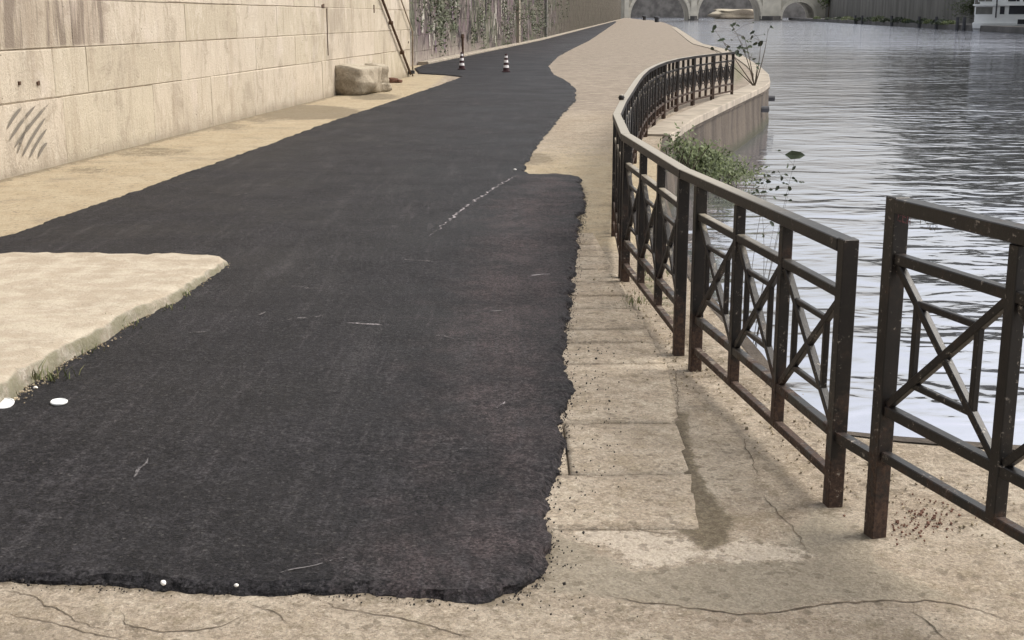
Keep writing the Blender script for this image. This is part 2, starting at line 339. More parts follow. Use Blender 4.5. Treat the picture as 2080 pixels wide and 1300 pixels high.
# ------------------------------------------------------------------ numpy masks in the ground plane
def seg_dist(P, a, b):
    a = np.array(a, float); b = np.array(b, float); d = b - a; t = np.clip(((P - a) @ d) / (d @ d + 1e-12), 0, 1)
    return np.linalg.norm(P - a - t[:, None] * d, axis=1)
def poly_mask(P, poly, soft):
    poly = [tuple(p) for p in poly]; ins = np.zeros(len(P), bool); D = np.full(len(P), 1e9); n = len(poly)
    for i in range(n):
        a = poly[i]; b = poly[(i + 1) % n]; D = np.minimum(D, seg_dist(P, a, b))
        c = ((a[1] > P[:, 1]) != (b[1] > P[:, 1])) & (P[:, 0] < (b[0] - a[0]) * (P[:, 1] - a[1]) / (b[1] - a[1] + 1e-12) + a[0]); ins ^= c
    return np.clip(.5 + np.where(ins, D, -D) / soft, 0, 1)
def W(pts, h=0.): return [tuple(at(x, y, h)[:2]) for x, y in pts]

# ------------------------------------------------------------------ layout lines
W1a = at(0, 365); W1b = at(834, 155); d1 = (W1b - W1a).normalized(); n1 = Vector((d1.y, -d1.x, 0))   # wall 1: base line and outward normal
W2a = at(850, 131); W2b = at(1250, 42); d2 = (W2b - W2a).normalized(); n2 = Vector((d2.y, -d2.x, 0))
EDGE_PX = [(1590, 783), (1545, 720), (1490, 655), (1440, 600), (1402, 540), (1372, 470), (1350, 400), (1345, 340), (1355, 277), (1406, 243), (1486, 206), (1548, 178), (1561, 168),
           (1558, 152), (1540, 135), (1505, 113), (1470, 100), (1427, 90), (1395, 70), (1372, 55), (1350, 46), (1325, 41), (1300, 39.5)]
EDGE = [(9., 4.86), (4.5, 4.92), (2.1, 5.0), (1.62, 5.12), (1.40, 5.2)] + W(EDGE_PX) + [(44., 520.)]
# thin the list so y always grows
E2 = [EDGE[0]]
for e in EDGE[1:]:
    if e[1] > E2[-1][1] + .03: E2.append(e)
EDGE = E2
EY = np.array([e[1] for e in EDGE]); EX = np.array([e[0] for e in EDGE])
def redge(y): return float(np.interp(y, EY, EX)) if y >= EY[0] else 9.
def ledge(y):
    p = W2a + d2 * ((y - W2a.y) / d2.y); q = W1a + d1 * ((y - W1a.y) / d1.y)
    return min(p.x, q.x) - .4 if y > 30 else q.x - 1.2

ASPH = [(-260, 590), (-120, 540), (0, 491), (150, 436), (265, 397), (330, 372), (488, 318), (600, 276), (678, 248), (770, 217), (860, 186), (893, 175), (940, 157), (905, 153), (852, 150),
        (843, 140), (858, 134), (950, 112), (1050, 88), (1150, 66), (1215, 52), (1250, 43), (1252, 45), (1236, 56), (1200, 80), (1160, 100), (1132, 115), (1112, 135), (1122, 151), (1150, 166), (1168, 182), (1166, 205), (1140, 232), (1110, 268),
        (1085, 297), (1066, 327), (1058, 350), (1075, 358), (1130, 357), (1170, 361), (1184, 385), (1184, 410), (1174, 440), (1170, 500), (1160, 560), (1151, 640), (1136, 720), (1146, 790),
        (1133, 850), (1126, 930), (1098, 1010), (1080, 1050), (1104, 1110), (1095, 1160), (1058, 1200), (980, 1218), (880, 1212), (760, 1206), (640, 1200), (480, 1195), (330, 1190), (150, 1180), (0, 1172),
        (-300, 1160), (-420, 1000), (-260, 950), (-20, 850)]
SLABTOP = [(-20, 795), (0, 785), (31, 755), (75, 733), (123, 705), (185, 672), (246, 636), (300, 610), (344, 588), (400, 552), (438, 530), (446, 521), (430, 514), (380, 511), (200, 509), (0, 508), (-400, 500), (-700, 700), (-500, 950)]
def slab_h(y): return .13 - (.13 - .07) * min(max((y - 5.4) / 3.5, 0), 1)

# ------------------------------------------------------------------ ground sheet (one dense grid out to the bridge)
STRIP = [(-.9, 4.125), (.62, 4.14), (.70, 5.0), (.76, 6.28), (.70, 8.5), (.64, 10.4), (-.9, 10.4)]
def build_ground():
    ys = list(np.arange(-6, 1.6, .3)) + list(np.arange(1.6, 9.2, .025))
    st = .026
    while ys[-1] < 515: ys.append(ys[-1] + st); st *= 1.022
    ys = np.array(ys); n = 560; ns = int((ys < 9.2).sum())
    f = np.linspace(0, 1, n)
    rows = []; sheets = [ys[:ns], ys[ns - 1:]]
    for k, yy in enumerate(sheets):
        for y in yy:
            l, r = (-7.2, 5.5) if k == 0 else (ledge(y), redge(y))
            rows.append(np.stack([l + (r - l) * f, np.full(n, y)], 1))
    P = np.concatenate(rows); X = P[:, 0]; Y = P[:, 1]
    Z = -.004 * np.clip(Y, 0, 100)
    Z = Z + .004 * np.sin(X * 2.1 + Y * .7) * np.cos(Y * 1.7 + .4 * X) - .004
    near = Y < 30
    pn = P[near]
    A = {k: np.zeros(len(P)) for k in ('sand', 'far', 'cement', 'paint', 'dirt_shade', 'stain', 'moss')}
    def setm(k, m): A[k][near] = np.maximum(A[k][near], m)
    strip = poly_mask(pn, STRIP, .03); z2 = Z[near]; z2[strip > .9] -= .03; Z[near] = z2
    leftline = (X - np.interp(Y, [0, 40, 500], [-2.2, -2.0, -2.0]))
    A['sand'] = np.clip(.5 - leftline / 1.0, 0, 1) * np.clip((60 - Y) / 10, 0, 1)
    A['sand'] = np.maximum(A['sand'], .62 * np.clip((Y - 8.5) / 1.5, 0, 1) * np.clip((24 - Y) / 9, 0, 1))
    A['far'] = np.clip((Y - 17) / 14, 0, 1)
    A['far'][X < -1.8] = 0
    asp = W(ASPH)
    D = np.full(len(pn), 1e9)
    for i in range(len(asp)): D = np.minimum(D, seg_dist(pn, asp[i], asp[(i + 1) % len(asp)]))
    right = pn[:, 0] > -1.0
    setm('dirt_shade', np.where(right | (pn[:, 1] < 4), np.clip(.78 - D / .18, 0, 1), np.clip(.42 - D / .3, 0, 1)))  # dirt plus the asphalt lip's shadow line, painted along its edge
    wd = np.abs((pn - np.array(W1a[:2])) @ np.array(n1[:2])); setm('dirt_shade', np.clip(.95 - wd / .35, 0, 1) * (pn[:, 0] < -1))  # darkens the ground towards the wall foot
    for (x, y, rx, ry, s) in ((620, 228, 120, 16, .75), (860, 152, 60, 8, .8), (840, 168, 60, 6, .6), (430, 256, 90, 11, .5), (300, 308, 110, 12, .5), (520, 240, 60, 9, .5), (180, 345, 80, 10, .45), (1085, 322, 60, 14, .55), (760, 196, 60, 8, .6), (880, 165, 60, 5, .6)):
        m = poly_mask(pn, W([(x + rx * math.cos(t) , y + ry * math.sin(t)) for t in np.linspace(0, 6.0, 12)]), .45); setm('dirt_shade', m * min(1, s * 1.35))
    setm('cement', poly_mask(pn, W([(1110, 1085), (1180, 1100), (1290, 1158), (1420, 1140), (1640, 1132), (1760, 1105), (1800, 1150), (1900, 1190), (1960, 1215), (1700, 1215), (1592, 1235), (1500, 1246), (1300, 1219), (1180, 1208), (1090, 1200)]), .12))
    setm('cement', .8 * poly_mask(pn, W([(1560, 1120), (1650, 1010), (1780, 1080), (1800, 1120), (1700, 1140)]), .16))
    setm('paint', poly_mask(pn, W([(1172, 1070), (1290, 1075), (1405, 1088), (1416, 1128), (1380, 1150), (1290, 1148), (1260, 1120), (1178, 1092)]), .05))
    setm('paint', .85 * poly_mask(pn, W([(1430, 1118), (1500, 1088), (1560, 1098), (1650, 1120), (1640, 1138), (1440, 1140)]), .08))
    setm('paint', .50 * poly_mask(pn, W([(1150, 880), (1350, 870), (1400, 1050), (1160, 1050)]), .2))
    setm('stain', poly_mask(pn, W([(1372, 838), (1398, 842), (1404, 900), (1420, 960), (1450, 1010), (1488, 1050), (1478, 1100), (1430, 1112), (1372, 1068), (1395, 1010), (1385, 940), (1368, 880)]), .06))
    setm('stain', .5 * poly_mask(pn, W([(1150, 742), (1370, 740), (1372, 752), (1150, 752)]), .05))
    setm('dirt_shade', .62 * poly_mask(pn, W([(1300, 600), (1400, 735), (1420, 760), (1560, 850), (1640, 930), (1620, 900), (1560, 800), (1400, 640), (1310, 560)]), .12))
    setm('dirt_shade', .50 * poly_mask(pn, W([(1640, 1000), (1850, 1100), (1900, 1010), (1990, 1080), (1830, 900), (1700, 930)]), .3))
    setm('moss', .6 * poly_mask(pn, W([(1270, 560), (1330, 640), (1400, 640), (1330, 520), (1290, 440)]), .15))
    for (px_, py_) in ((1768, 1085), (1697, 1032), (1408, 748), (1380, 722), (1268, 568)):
        c = at(px_, py_); d_ = np.hypot(pn[:, 0] - c.x, pn[:, 1] - c.y); setm('dirt_shade', np.clip(.9 - d_ / .16, 0, 1))  # contact shade of each post base painted into the ground colour
    # grassy corner behind the far end of the railing
    A['moss'][near | True] = np.maximum(A['moss'], .9 * poly_mask(P, W([(1484, 178), (1482, 122), (1500, 128), (1520, 150), (1512, 165)]), .8))
    qs = []
    for k, (i0, nr) in enumerate(((0, ns), (ns, len(ys) - ns + 1))):
        idx = i0 * n + np.arange(nr * n).reshape(nr, n)
        q = np.stack([idx[:-1, :-1], idx[:-1, 1:], idx[1:, 1:], idx[1:, :-1]], -1).reshape(-1, 4)
        if k == 0: cx = X[q].mean(1); cy = Y[q].mean(1); q = q[(cx < np.array([redge(v) for v in cy]) - .012) & (cx > np.array([ledge(v) if v > 5 else -99 for v in cy]))]
        qs.append(q)
    q = np.concatenate(qs)
    me = bpy.data.meshes.new('quay_pavement'); me.vertices.add(len(P)); me.vertices.foreach_set('co', np.stack([X, Y, Z], 1).astype(np.float32).ravel())
    me.loops.add(q.size); me.loops.foreach_set('vertex_index', q.ravel().astype(np.int32)); me.polygons.add(len(q)); me.polygons.foreach_set('loop_start', np.arange(0, q.size, 4, dtype=np.int32))
    me.update(calc_edges=True); me.polygons.foreach_set('use_smooth', np.ones(len(q), bool))
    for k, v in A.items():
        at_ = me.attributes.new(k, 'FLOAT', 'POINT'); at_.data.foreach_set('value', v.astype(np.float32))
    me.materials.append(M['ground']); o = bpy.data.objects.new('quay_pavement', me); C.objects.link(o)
    return tag(o, 'worn sandy beige quay pavement around the fresh asphalt', kind='structure')
build_ground()

# river and its bed
def big_plane(name, x0, x1, y0, y1, z, mat, kind='structure', label=None):
    o = mesh(name, [(x0, y0, z), (x1, y0, z), (x1, y1, z), (x0, y1, z)], [(0, 1, 2, 3)], mat); return tag(o, label, kind=kind)
big_plane('river', -60, 420, -60, 1200, WZ, M['water'], label='rippled grey river reflecting the pale sky')
big_plane('riverbed', -400, 900, -200, 1400, -3.4, M['mortar'])

# quay face below the edge, following every bend
def quay_face():
    pts = [Vector((e[0], e[1], 0)) for e in EDGE]
    fine = []
    for a, b in zip(pts, pts[1:]):
        k = max(1, min(40, int((b - a).length / .5)))
        for i in range(k): fine.append(a.lerp(b, i / k))
    fine.append(pts[-1])
    V = []; Fc = []
    prof = [(-.06, .001), (.012, -.001), (.03, -.16), (.0, -.17), (.015, -.6), (.05, -1.0), (.07, -2.6)]
    for i, p in enumerate(fine):
        d = (fine[min(i + 1, len(fine) - 1)] - fine[max(i - 1, 0)]).normalized(); nn = Vector((d.y, -d.x, 0))
        for (o_, h) in prof:
            j = mnoise.noise(Vector((p.x * 1.3, p.y * 1.3, h * 3))) * .03 if h < -.1 else 0
            q = p + nn * (o_ + j); V.append((q.x, q.y, zg(p.y) + h))
        if i:
            m = len(prof)
            for k in range(m - 1): a = (i - 1) * m + k; Fc.append((a + 1, a + m + 1, a + m, a))
    o = mesh('quay_edge_wall', V, Fc, M['quay']); tag(o, 'streaked brown concrete face of the curving quay above the water', kind='structure')
quay_face()

# pale coping along the edge of the rounded platform and beyond (separate stones)
def coping():
    root = empty('quay_coping', (4.6, 27, zg(27))); tag(root, 'pale stone coping along the rounded quay edge past the railing', 'coping', kind='structure')
    pts = [Vector((e[0], e[1], 0)) for e in EDGE if e[1] > 18 and e[1] < 200]
    L = 0; samp = []
    for a, b in zip(pts, pts[1:]):
        k = max(1, int((b - a).length / .1))
        for i in range(k): samp.append(a.lerp(b, i / k))
    i = 0; step = 24; cnt = 0
    while i + step < len(samp) and cnt < 150:
        seg = samp[i:i + step + 1:max(1, step // 4)]
        V = []; Fc = []
        far = seg[0].y; wd = .4 if far < 60 else .6
        for p in seg:
            j = samp.index(p); d = (samp[min(j + 6, len(samp) - 1)] - samp[max(j - 6, 0)]).normalized(); nn = Vector((d.y, -d.x, 0)); z = zg(p.y)
            hh = .03
            for (o_, h) in ((.05, -.1), (.05, hh - .015), (.035, hh), (-wd, hh), (-wd, -.05)):
                q = p + nn * o_; V.append(Vector((q.x, q.y, z + h)) - Vector(root.location))
        m = 5
        for s in range(len(seg) - 1):
            for k in range(m - 1): a = s * m + k; Fc.append((a, a + m, a + m + 1, a + 1))
        Fc.append((0, 1, 2, 3, 4)); e = (len(seg) - 1) * m; Fc.append((e + 4, e + 3, e + 2, e + 1, e))
        mesh('coping_stone', V, Fc, M['coping'], root)
        i += step; cnt += 1
        if far > 60: step = 40
        i += 0
coping()

# ------------------------------------------------------------------ irregular slabs built from an outline
def resample(pts, step, closed=True):
    out = []
    n = len(pts)
    for i in range(n if closed else n - 1):
        a = Vector(pts[i][:2]); b = Vector(pts[(i + 1) % n][:2]); L = (b - a).length
        s = step if max(a.y, b.y) < 14 else max(step, min(a.y, b.y) * step / 10)
        k = max(1, int(L / s))
        for j in range(k): out.append(a.lerp(b, j / k))
    return out
def smooth_closed(p, it):
    for _ in range(it):
        p = [p[i] * .5 + (p[i - 1] + p[(i + 1) % len(p)]) * .25 for i in range(len(p))]
    return p
def outline_slab(name, pts, rings, hfun, mat, jit=.02, step=.04, jf=6., seed=0, smooth=2, z_jit=.0):
    p = smooth_closed(resample(pts, step), smooth); n = len(p)
    area = sum(p[i].x * p[(i + 1) % n].y - p[(i + 1) % n].x * p[i].y for i in range(n))
    if area < 0: p.reverse()
    nor = []
    for i in range(n):
        t = (p[(i + 1) % n] - p[i - 1]).normalized(); nor.append(Vector((t.y, -t.x)))
    bm = bmesh.new(); prev = None
    for ri, (off, hh) in enumerate(rings):
        cur = []
        for i in range(n):
            q0 = p[i]; sc_ = 1 if q0.y < 14 else min(4, q0.y / 14)
            j = mnoise.noise(Vector((q0.x * jf, q0.y * jf, seed))) * jit + mnoise.noise(Vector((q0.x * jf * 4, q0.y * jf * 4, seed + ri * .3))) * jit * .5 + mnoise.noise(Vector((q0.x * jf * 12, q0.y * jf * 12, seed + ri * .5))) * jit * .28
            q = q0 + nor[i] * (off + j); h = hfun(q.y) * hh
            h += mnoise.noise(Vector((q.x * 9, q.y * 9, seed + 3 + ri))) * z_jit * (1 if 0 < hh < 1 else .12)
            cur.append(bm.verts.new((q.x, q.y, zg(q.y) + h)))
        if prev:
            for i in range(n): bm.faces.new((prev[i], prev[(i + 1) % n], cur[(i + 1) % n], cur[i]))
        prev = cur
    from mathutils.geometry import tessellate_polygon
    for t in tessellate_polygon([[Vector((v.co.x, v.co.y, 0)) for v in prev]]):
        if len(set(t)) == 3:
            try: bm.faces.new([prev[k] for k in t])
            except ValueError: pass
    for yc in (100.,):
        g = [f for f in bm.faces]; ed = [e for e in bm.edges]; vv = [v for v in bm.verts]
        bmesh.ops.bisect_plane(bm, geom=vv + ed + g, plane_co=(0, yc, 0), plane_no=(0, 1, 0))
        for v in bm.verts:
            if abs(v.co.y - yc) < 1e-3: v.co.z = zg(yc) + hfun(yc) * (1 if v.co.z > zg(yc) + hfun(yc) * .5 or True else 0)
    bmesh.ops.recalc_face_normals(bm, faces=bm.faces[:])
    me = bpy.data.meshes.new(name); bm.to_mesh(me); bm.free(); me.materials.append(mat)
    o = bpy.data.objects.new(name, me); C.objects.link(o); return o

asph = outline_slab('asphalt_road', W(ASPH), [(.026, -.3), (.02, .12), (.010, .45), (-.004, .78), (-.022, .95), (-.045, 1.0)], lambda y: .03 + .0 * y, M['asphalt'], jit=.045, step=.018, jf=3.2, seed=1.3, smooth=1, z_jit=.008)
tag(asph, 'fresh dark asphalt strip with ragged edges laid over the old quay', kind='structure')
# refine the asphalt interior for the brown older tint attribute
def asph_attr():
    bm = bmesh.new(); bm.from_mesh(asph.data)
    for y in list(np.arange(3.2, 16, .5)) + [20, 26, 34, 45, 60, 80]:
        bmesh.ops.bisect_plane(bm, geom=bm.verts[:] + bm.edges[:] + bm.faces[:], plane_co=(0, y, 0), plane_no=(0, 1, 0))
    for x in np.arange(-4, 1.2, .4):
        fs = [f for f in bm.faces if f.calc_center_median().y < 40]; es = list({e for f in fs for e in f.edges}); vv = list({v for f in fs for v in f.verts})
        bmesh.ops.bisect_plane(bm, geom=vv + es + fs, plane_co=(x, 0, 0), plane_no=(1, 0, 0))
    bm.to_mesh(asph.data); bm.free()
    me = asph.data; n = len(me.vertices); cv = np.zeros(n * 3); me.vertices.foreach_get('co', cv); P = cv.reshape(-1, 3)[:, :2]
    b = .9 * poly_mask(P, W([(1190, 350), (1075, 352), (1000, 420), (930, 560), (860, 800), (850, 1000), (700, 1120), (640, 1240), (1100, 1240), (1140, 1100), (1140, 800), (1190, 500)]), 1.0)
    b = np.maximum(b, .45 * np.clip((P[:, 1] - 25) / 40, 0, 1))
    a = me.attributes.new('brown', 'FLOAT', 'POINT'); a.data.foreach_set('value', b.astype(np.float32))
asph_attr()

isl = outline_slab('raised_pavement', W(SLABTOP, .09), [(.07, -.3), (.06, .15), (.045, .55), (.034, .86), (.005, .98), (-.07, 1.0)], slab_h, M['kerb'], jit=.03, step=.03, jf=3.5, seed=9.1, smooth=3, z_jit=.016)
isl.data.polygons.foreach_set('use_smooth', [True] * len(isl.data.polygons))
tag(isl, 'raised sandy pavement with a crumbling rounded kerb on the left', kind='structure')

# ------------------------------------------------------------------ stone slabs beside the asphalt (each its own piece)
def slabs():
    root = empty('slab_paving', (.2, 6, zg(6))); tag(root, 'row of worn beige stone slabs between the asphalt and the railing', 'paving', kind='structure')
    js = [4.12, 4.66, 5.30, 6.28, 6.72, 7.02, 7.55, 7.92, 8.35, 8.8, 9.3, 9.8, 10.35]
    xr = lambda y: float(np.interp(y, [4, 5, 6.28, 8.5, 10.4], [.63, .71, .775, .715, .655]))
    r = random.Random(3)
    for a, b in zip(js, js[1:]):
        cuts = [-.95, None]; g = .009
        if a in (4.66,): xs = [(-.95, .22), (.22, None)]
        elif a in (7.92, 8.8): xs = [(-.95, .36), (.36, None)]
        else: xs = [(-.95, None)]
        for (x0, x1) in xs:
            n = 26; m = max(4, int((b - a) / .06)); top = []
            V = []; Fc = []; sd = r.random() * 50; tilt = (r.random() - .5) * .006
            wv = lambda x, s: .012 * mnoise.noise(Vector((x * 5, s, sd * 0 + s))) + .006 * mnoise.noise(Vector((x * 19, s, 0)))
            for iy in range(m + 1):
                fy = iy / m
                for ix in range(n + 1):
                    fx = ix / n
                    xe = xr(a + (b - a) * fy) if x1 is None else x1 - g / 2
                    x = x0 + g / 2 + (xe - x0 - g / 2) * fx
                    ya = a + g / 2 + wv(x, a) + (.028 * x if a > 4.3 else .02 * (x)); yb = b - g / 2 + wv(x, b) + .028 * x
                    if x1 is None and fx == 1: x += .012 * mnoise.noise(Vector((0, (ya + yb) * 3 + fy * 4, 2)))
                    y = ya + (yb - ya) * fy
                    z = zg(y) + .0005 + tilt * .6 * fx + .003 * mnoise.noise(Vector((x * 4, y * 4, sd)))
                    if ix in (0, n) or iy in (0, m): z -= .002 + .004 * abs(mnoise.noise(Vector((x * 20, y * 20, 4))))
                    V.append((x - root.location.x, y - root.location.y, z - root.location.z))
            for iy in range(m):
                for ix in range(n):
                    q = iy * (n + 1) + ix; Fc.append((q, q + 1, q + n + 2, q + n + 1))
            ring = [ix for ix in range(n + 1)] + [iy * (n + 1) + n for iy in range(1, m + 1)] + [m * (n + 1) + ix for ix in range(n - 1, -1, -1)] + [iy * (n + 1) for iy in range(m - 1, 0, -1)]
            base = len(V)
            for q in ring: v = V[q]; V.append((v[0], v[1], v[2] - .05))
            for k in range(len(ring)):
                k2 = (k + 1) % len(ring); Fc.append((ring[k], base + k, base + k2, ring[k2]))
            mesh('slab', V, Fc, M['slab'], root, True)
slabs()

# ------------------------------------------------------------------ ribbons: cracks and marks a few millimetres above the surface
def zs(x, y): return zg(y) + .004 * math.sin(x * 2.1 + y * .7) * math.cos(y * 1.7 + .4 * x) - .004
def ribbon(name, px, wd, h, mat, parent=None, taper=True, jit=.35, step=.015, seed=0, world=None):
    pts = [Vector((*p, 0)) for p in (world if world else W(px, h))]
    f = []
    for a, b in zip(pts, pts[1:]):
        k = max(1, int((b - a).length / step))
        for i in range(k): f.append(a.lerp(b, i / k))
    f.append(pts[-1]); V = []; Fc = []; n = len(f)
    for i, p in enumerate(f):
        d = (f[min(i + 1, n - 1)] - f[max(i - 1, 0)]).normalized(); nn = Vector((d.y, -d.x, 0))
        t = i / (n - 1); ww = wd * (1 - abs(2 * t - 1) ** 3 if taper else 1) * (1 + .7 * mnoise.noise(Vector((p.x * 17, p.y * 17, seed)))) + .0006
        q = p + nn * (jit * .05 * mnoise.noise(Vector((p.x * 9, p.y * 9, seed + 4))) + .012 * mnoise.noise(Vector((p.x * 30, p.y * 30, seed + 4))) * (taper and name.endswith('crack')))
        for s in (-.5, .5): c = q + nn * ww * s; V.append((c.x, c.y, (zs(c.x, c.y) + .0022) if name.endswith('crack') else zg(c.y) + h))
        if i: a = 2 * (i - 1); Fc.append((a, a + 1, a + 3, a + 2))
    return mesh(name, V, Fc, mat, parent)
CR = [[(0, 1193), (60, 1204), (92, 1222), (141, 1245), (184, 1268), (215, 1276)], [(240, 1236), (258, 1262), (320, 1277), (394, 1278), (455, 1266), (500, 1246)], [(504, 1222), (554, 1240), (590, 1263)],
      [(1215, 1200), (1301, 1218), (1409, 1230), (1500, 1245), (1592, 1235), (1700, 1217), (1880, 1213), (1960, 1225), (2080, 1262)], [(1856, 1232), (1890, 1262), (1930, 1300)],
      [(1508, 880), (1530, 935), (1540, 965)], [(1552, 1000), (1600, 1060), (1640, 1110)],
      [(1372, 745), (1378, 800), (1374, 838)], [(1180, 1060), (1300, 1072), (1400, 1084)], [(640, 1215), (700, 1235), (860, 1262), (980, 1300)], [(0, 1240), (120, 1262), (260, 1300)]]
for i, c in enumerate(CR):
    ribbon('pavement_crack', c, .0032 if i != 3 else .006, .004, M['crack'], seed=i * 3.1, jit=.25)['kind'] = 'structure'
MK = [([(1052, 355), (1020, 372), (960, 410), (915, 445), (870, 480)], .022, 'chalk'), ([(550, 654), (600, 648), (665, 640)], .02, 'chalk2'), ([(705, 655), (750, 658), (795, 662)], .02, 'chalk'), ([(590, 582), (640, 586)], .03, 'chalk2'),
      ([(820, 526), (880, 532)], .03, 'chalk2'), ([(380, 676), (418, 672)], .02, 'chalk2'), ([(1070, 560), (1120, 556)], .03, 'chalk'), ([(960, 636), (1042, 627)], .02, 'chalk2'), ([(865, 678), (940, 690)], .016, 'chalk2'),
      ([(262, 975), (302, 930)], .010, 'chalk2'), ([(1012, 830), (1020, 815)], .008, 'chalk'), ([(455, 398), (520, 392)], .025, 'chalk2'), ([(560, 1160), (720, 1132)], .006, 'chalk2'),
      ([(520, 640), (540, 632)], .015, 'chalk2'), ([(740, 470), (800, 462)], .02, 'chalk2'), ([(880, 930), (960, 905)], .006, 'chalk2')]
for i, (c, wd, mt) in enumerate(MK):
    ribbon('chalk_mark', c, wd, .034, M[mt], seed=i * 1.7, jit=.8)['kind'] = 'structure'

# ------------------------------------------------------------------ wall 1: travertine blocks
def wall_one():
    o0 = W1a - d1 * 9.0; L = (W1b - o0).length
    root = empty('stone_retaining_wall', (W1b.x, W1b.y, zg(W1b.y))); tag(root, 'tall beige travertine block wall along the left of the walkway', 'wall')
    inv = Vector(root.location)
    core = MB()
    def wp(s, off, z):
        p = o0 + d1 * s + n1 * off; return Vector((p.x, p.y, z)) - inv
    for (s0, s1, f0, f1, z0, z1) in ((0, L - .02, -1.2, -.014, -.6, 7.0),):
        V = [wp(s, f, z + (zg((o0 + d1 * s).y))) for z in (z0, z1) for (s, f) in ((s0, f0), (s1, f0), (s1, f1), (s0, f1))]
        core.add(V, [(0, 1, 2, 3), (7, 6, 5, 4), (0, 4, 5, 1), (1, 5, 6, 2), (2, 6, 7, 3), (3, 7, 4, 0)])
    core.build('wall_core', M['mortar'], root)
    cz = [-.35, .78, 1.35, 1.91, 2.5, 3.1, 3.7, 4.4, 5.1, 5.8, 6.4]
    def s_of(px, py): p = atp(px, py, W1a, n1); return (Vector((p.x, p.y, 0)) - o0).dot(d1)
    known = {0: [s_of(x, y) for x, y in ((134, 280), (314, 240), (430, 200), (517, 190), (655, 165), (745, 140))],
             1: [s_of(x, y) for x, y in ((110, 150), (178, 150), (366, 110), (520, 110), (600, 100), (663, 90), (760, 90))],
             2: [s_of(x, y) for x, y in ((145, 50), (376, 40), (480, 40), (562, 40), (666, 40), (770, 40))]}
    r = random.Random(11)
    for c in range(len(cz) - 1):
        js = [0]
        tgt = sorted(known.get(c, []))
        first = tgt[0] if tgt else L
        while js[-1] < first - 2.6: js.append(js[-1] + r.uniform(1.2, 2.1))
        if tgt:
            js += [t for t in tgt if t > js[-1] + .4]
        while js[-1] < L - 2.4: js.append(js[-1] + r.uniform(1.2, 2.3))
        js.append(L)
        for a, b in zip(js, js[1:]):
            g = .004; pr = r.uniform(-.004, .006); ch = .009
            z0, z1 = cz[c] + g, cz[c + 1] - g; s0, s1 = a + g, b - g
            V = []
            for (off, e) in ((-.10, 0), (pr - ch, 0), (pr, ch)):
                for (s, z) in ((s0 + e, z0 + e), (s1 - e, z0 + e), (s1 - e, z1 - e), (s0 + e, z1 - e)):
                    jj = .007 if off > -.05 else 0; V.append(wp(s + r.uniform(-jj, jj), off + r.uniform(-jj, jj) * .4, z + r.uniform(-jj, jj) + zg((o0 + d1 * s).y)))
            Fc = [(8, 9, 10, 11)]
            for k in range(4):
                k2 = (k + 1) % 4
                Fc += [(k, k2, k2 + 4, k + 4), (k + 4, k2 + 4, k2 + 8, k + 8)]
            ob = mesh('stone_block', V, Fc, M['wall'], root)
    # grey spray strokes
    P0 = W1a + n1 * .018
    strokes = [((72, 215), (20, 285)), ((98, 212), (30, 300)), ((60, 250), (36, 312)), ((92, 240), (46, 318)), ((95, 262), (60, 322)), ((96, 290), (78, 320)), ((45, 218), (15, 262))]
    for (a, b) in strokes:
        A = atp(*a, P0, n1); B = atp(*b, P0, n1); u = (B - A); v = u.cross(n1).normalized(); V = []; Fc = []
        for i in range(9):
            t = i / 8; p = A + u * t + v * .02 * math.sin(t * 3); ww = .018 * (1 - abs(2 * t - 1) ** 4) + .004
            V += [p - v * ww - inv, p + v * ww - inv]
            if i: k = 2 * (i - 1); Fc.append((k, k + 1, k + 3, k + 2))
        mesh('spray_stroke', V, Fc, M['spray'], root)
    # iron cramps and holes
    for (x, y, wpx, hpx) in ((655, 12, .10, .035), (759, 18, .03, .10), (38, 169, .02, .02), (76, 169, .025, .02), (829, 86, .02, .03), (664, 65, .009, .5)):
        p = atp(x, y, W1a, n1) - inv
        m = MB(); V = []
        for off in (-.01, .02):
            for (a, b) in ((-1, -1), (1, -1), (1, 1), (-1, 1)): q = p + d1 * (a * wpx) + Vector((0, 0, b * hpx * (1 + .3 * a) if wpx > hpx else b * hpx)) + n1 * off; V.append(q)
        m.add(V, [(0, 3, 2, 1), (4, 5, 6, 7), (0, 1, 5, 4), (1, 2, 6, 5), (2, 3, 7, 6), (3, 0, 4, 7)])
        m.build('iron_cramp', M['rust'], root)
    return root
wall_one()
# leaning pipe and cable
def pole_on_wall():
    P0 = W1a + n1 * .07
    a = atp(834, 150, P0, n1); b = atp(777, 0, P0, n1); u = (b - a).normalized(); a.z = max(a.z, zg(a.y) + .02)
    m = MB(); m.tube([a, a + u * 3, a + u * 6.5], .035, 10); root = m.build('iron_pipe', M['rust'], None, True)
    root.data.transform(Matrix.Translation(-a)); root.location = a
    tag(root, 'thin rusty pipe slanting up the end of the beige wall', 'pipe')
    m = MB(); m.box((-.10, -.06, 0), (.12, .08, .10)); f = m.build('pipe_foot', M['darkmetal'], root)
    for t in (1.4, 3.2, 5.): 
        m = MB(); m.tube([u * t - n1 * .07, u * t + n1 * .05], .05, 8); m.build('clamp', M['rust'], root)
    a = atp(838, 134, P0, n1); b = atp(838, 64, P0, n1); c = atp(815, 0, P0, n1); v = (c - b).normalized()
    a.z = zg(a.y)
    m = MB(); m.tube([a, b, b + v * 1., b + v * 6], .022, 8); o = m.build('drain_pipe', M['mortar'], None, True)
    o.data.transform(Matrix.Translation(-a)); o.location = a
    tag(o, 'narrow drainpipe with a bend at the far corner of the beige wall', 'pipe')
pole_on_wall()

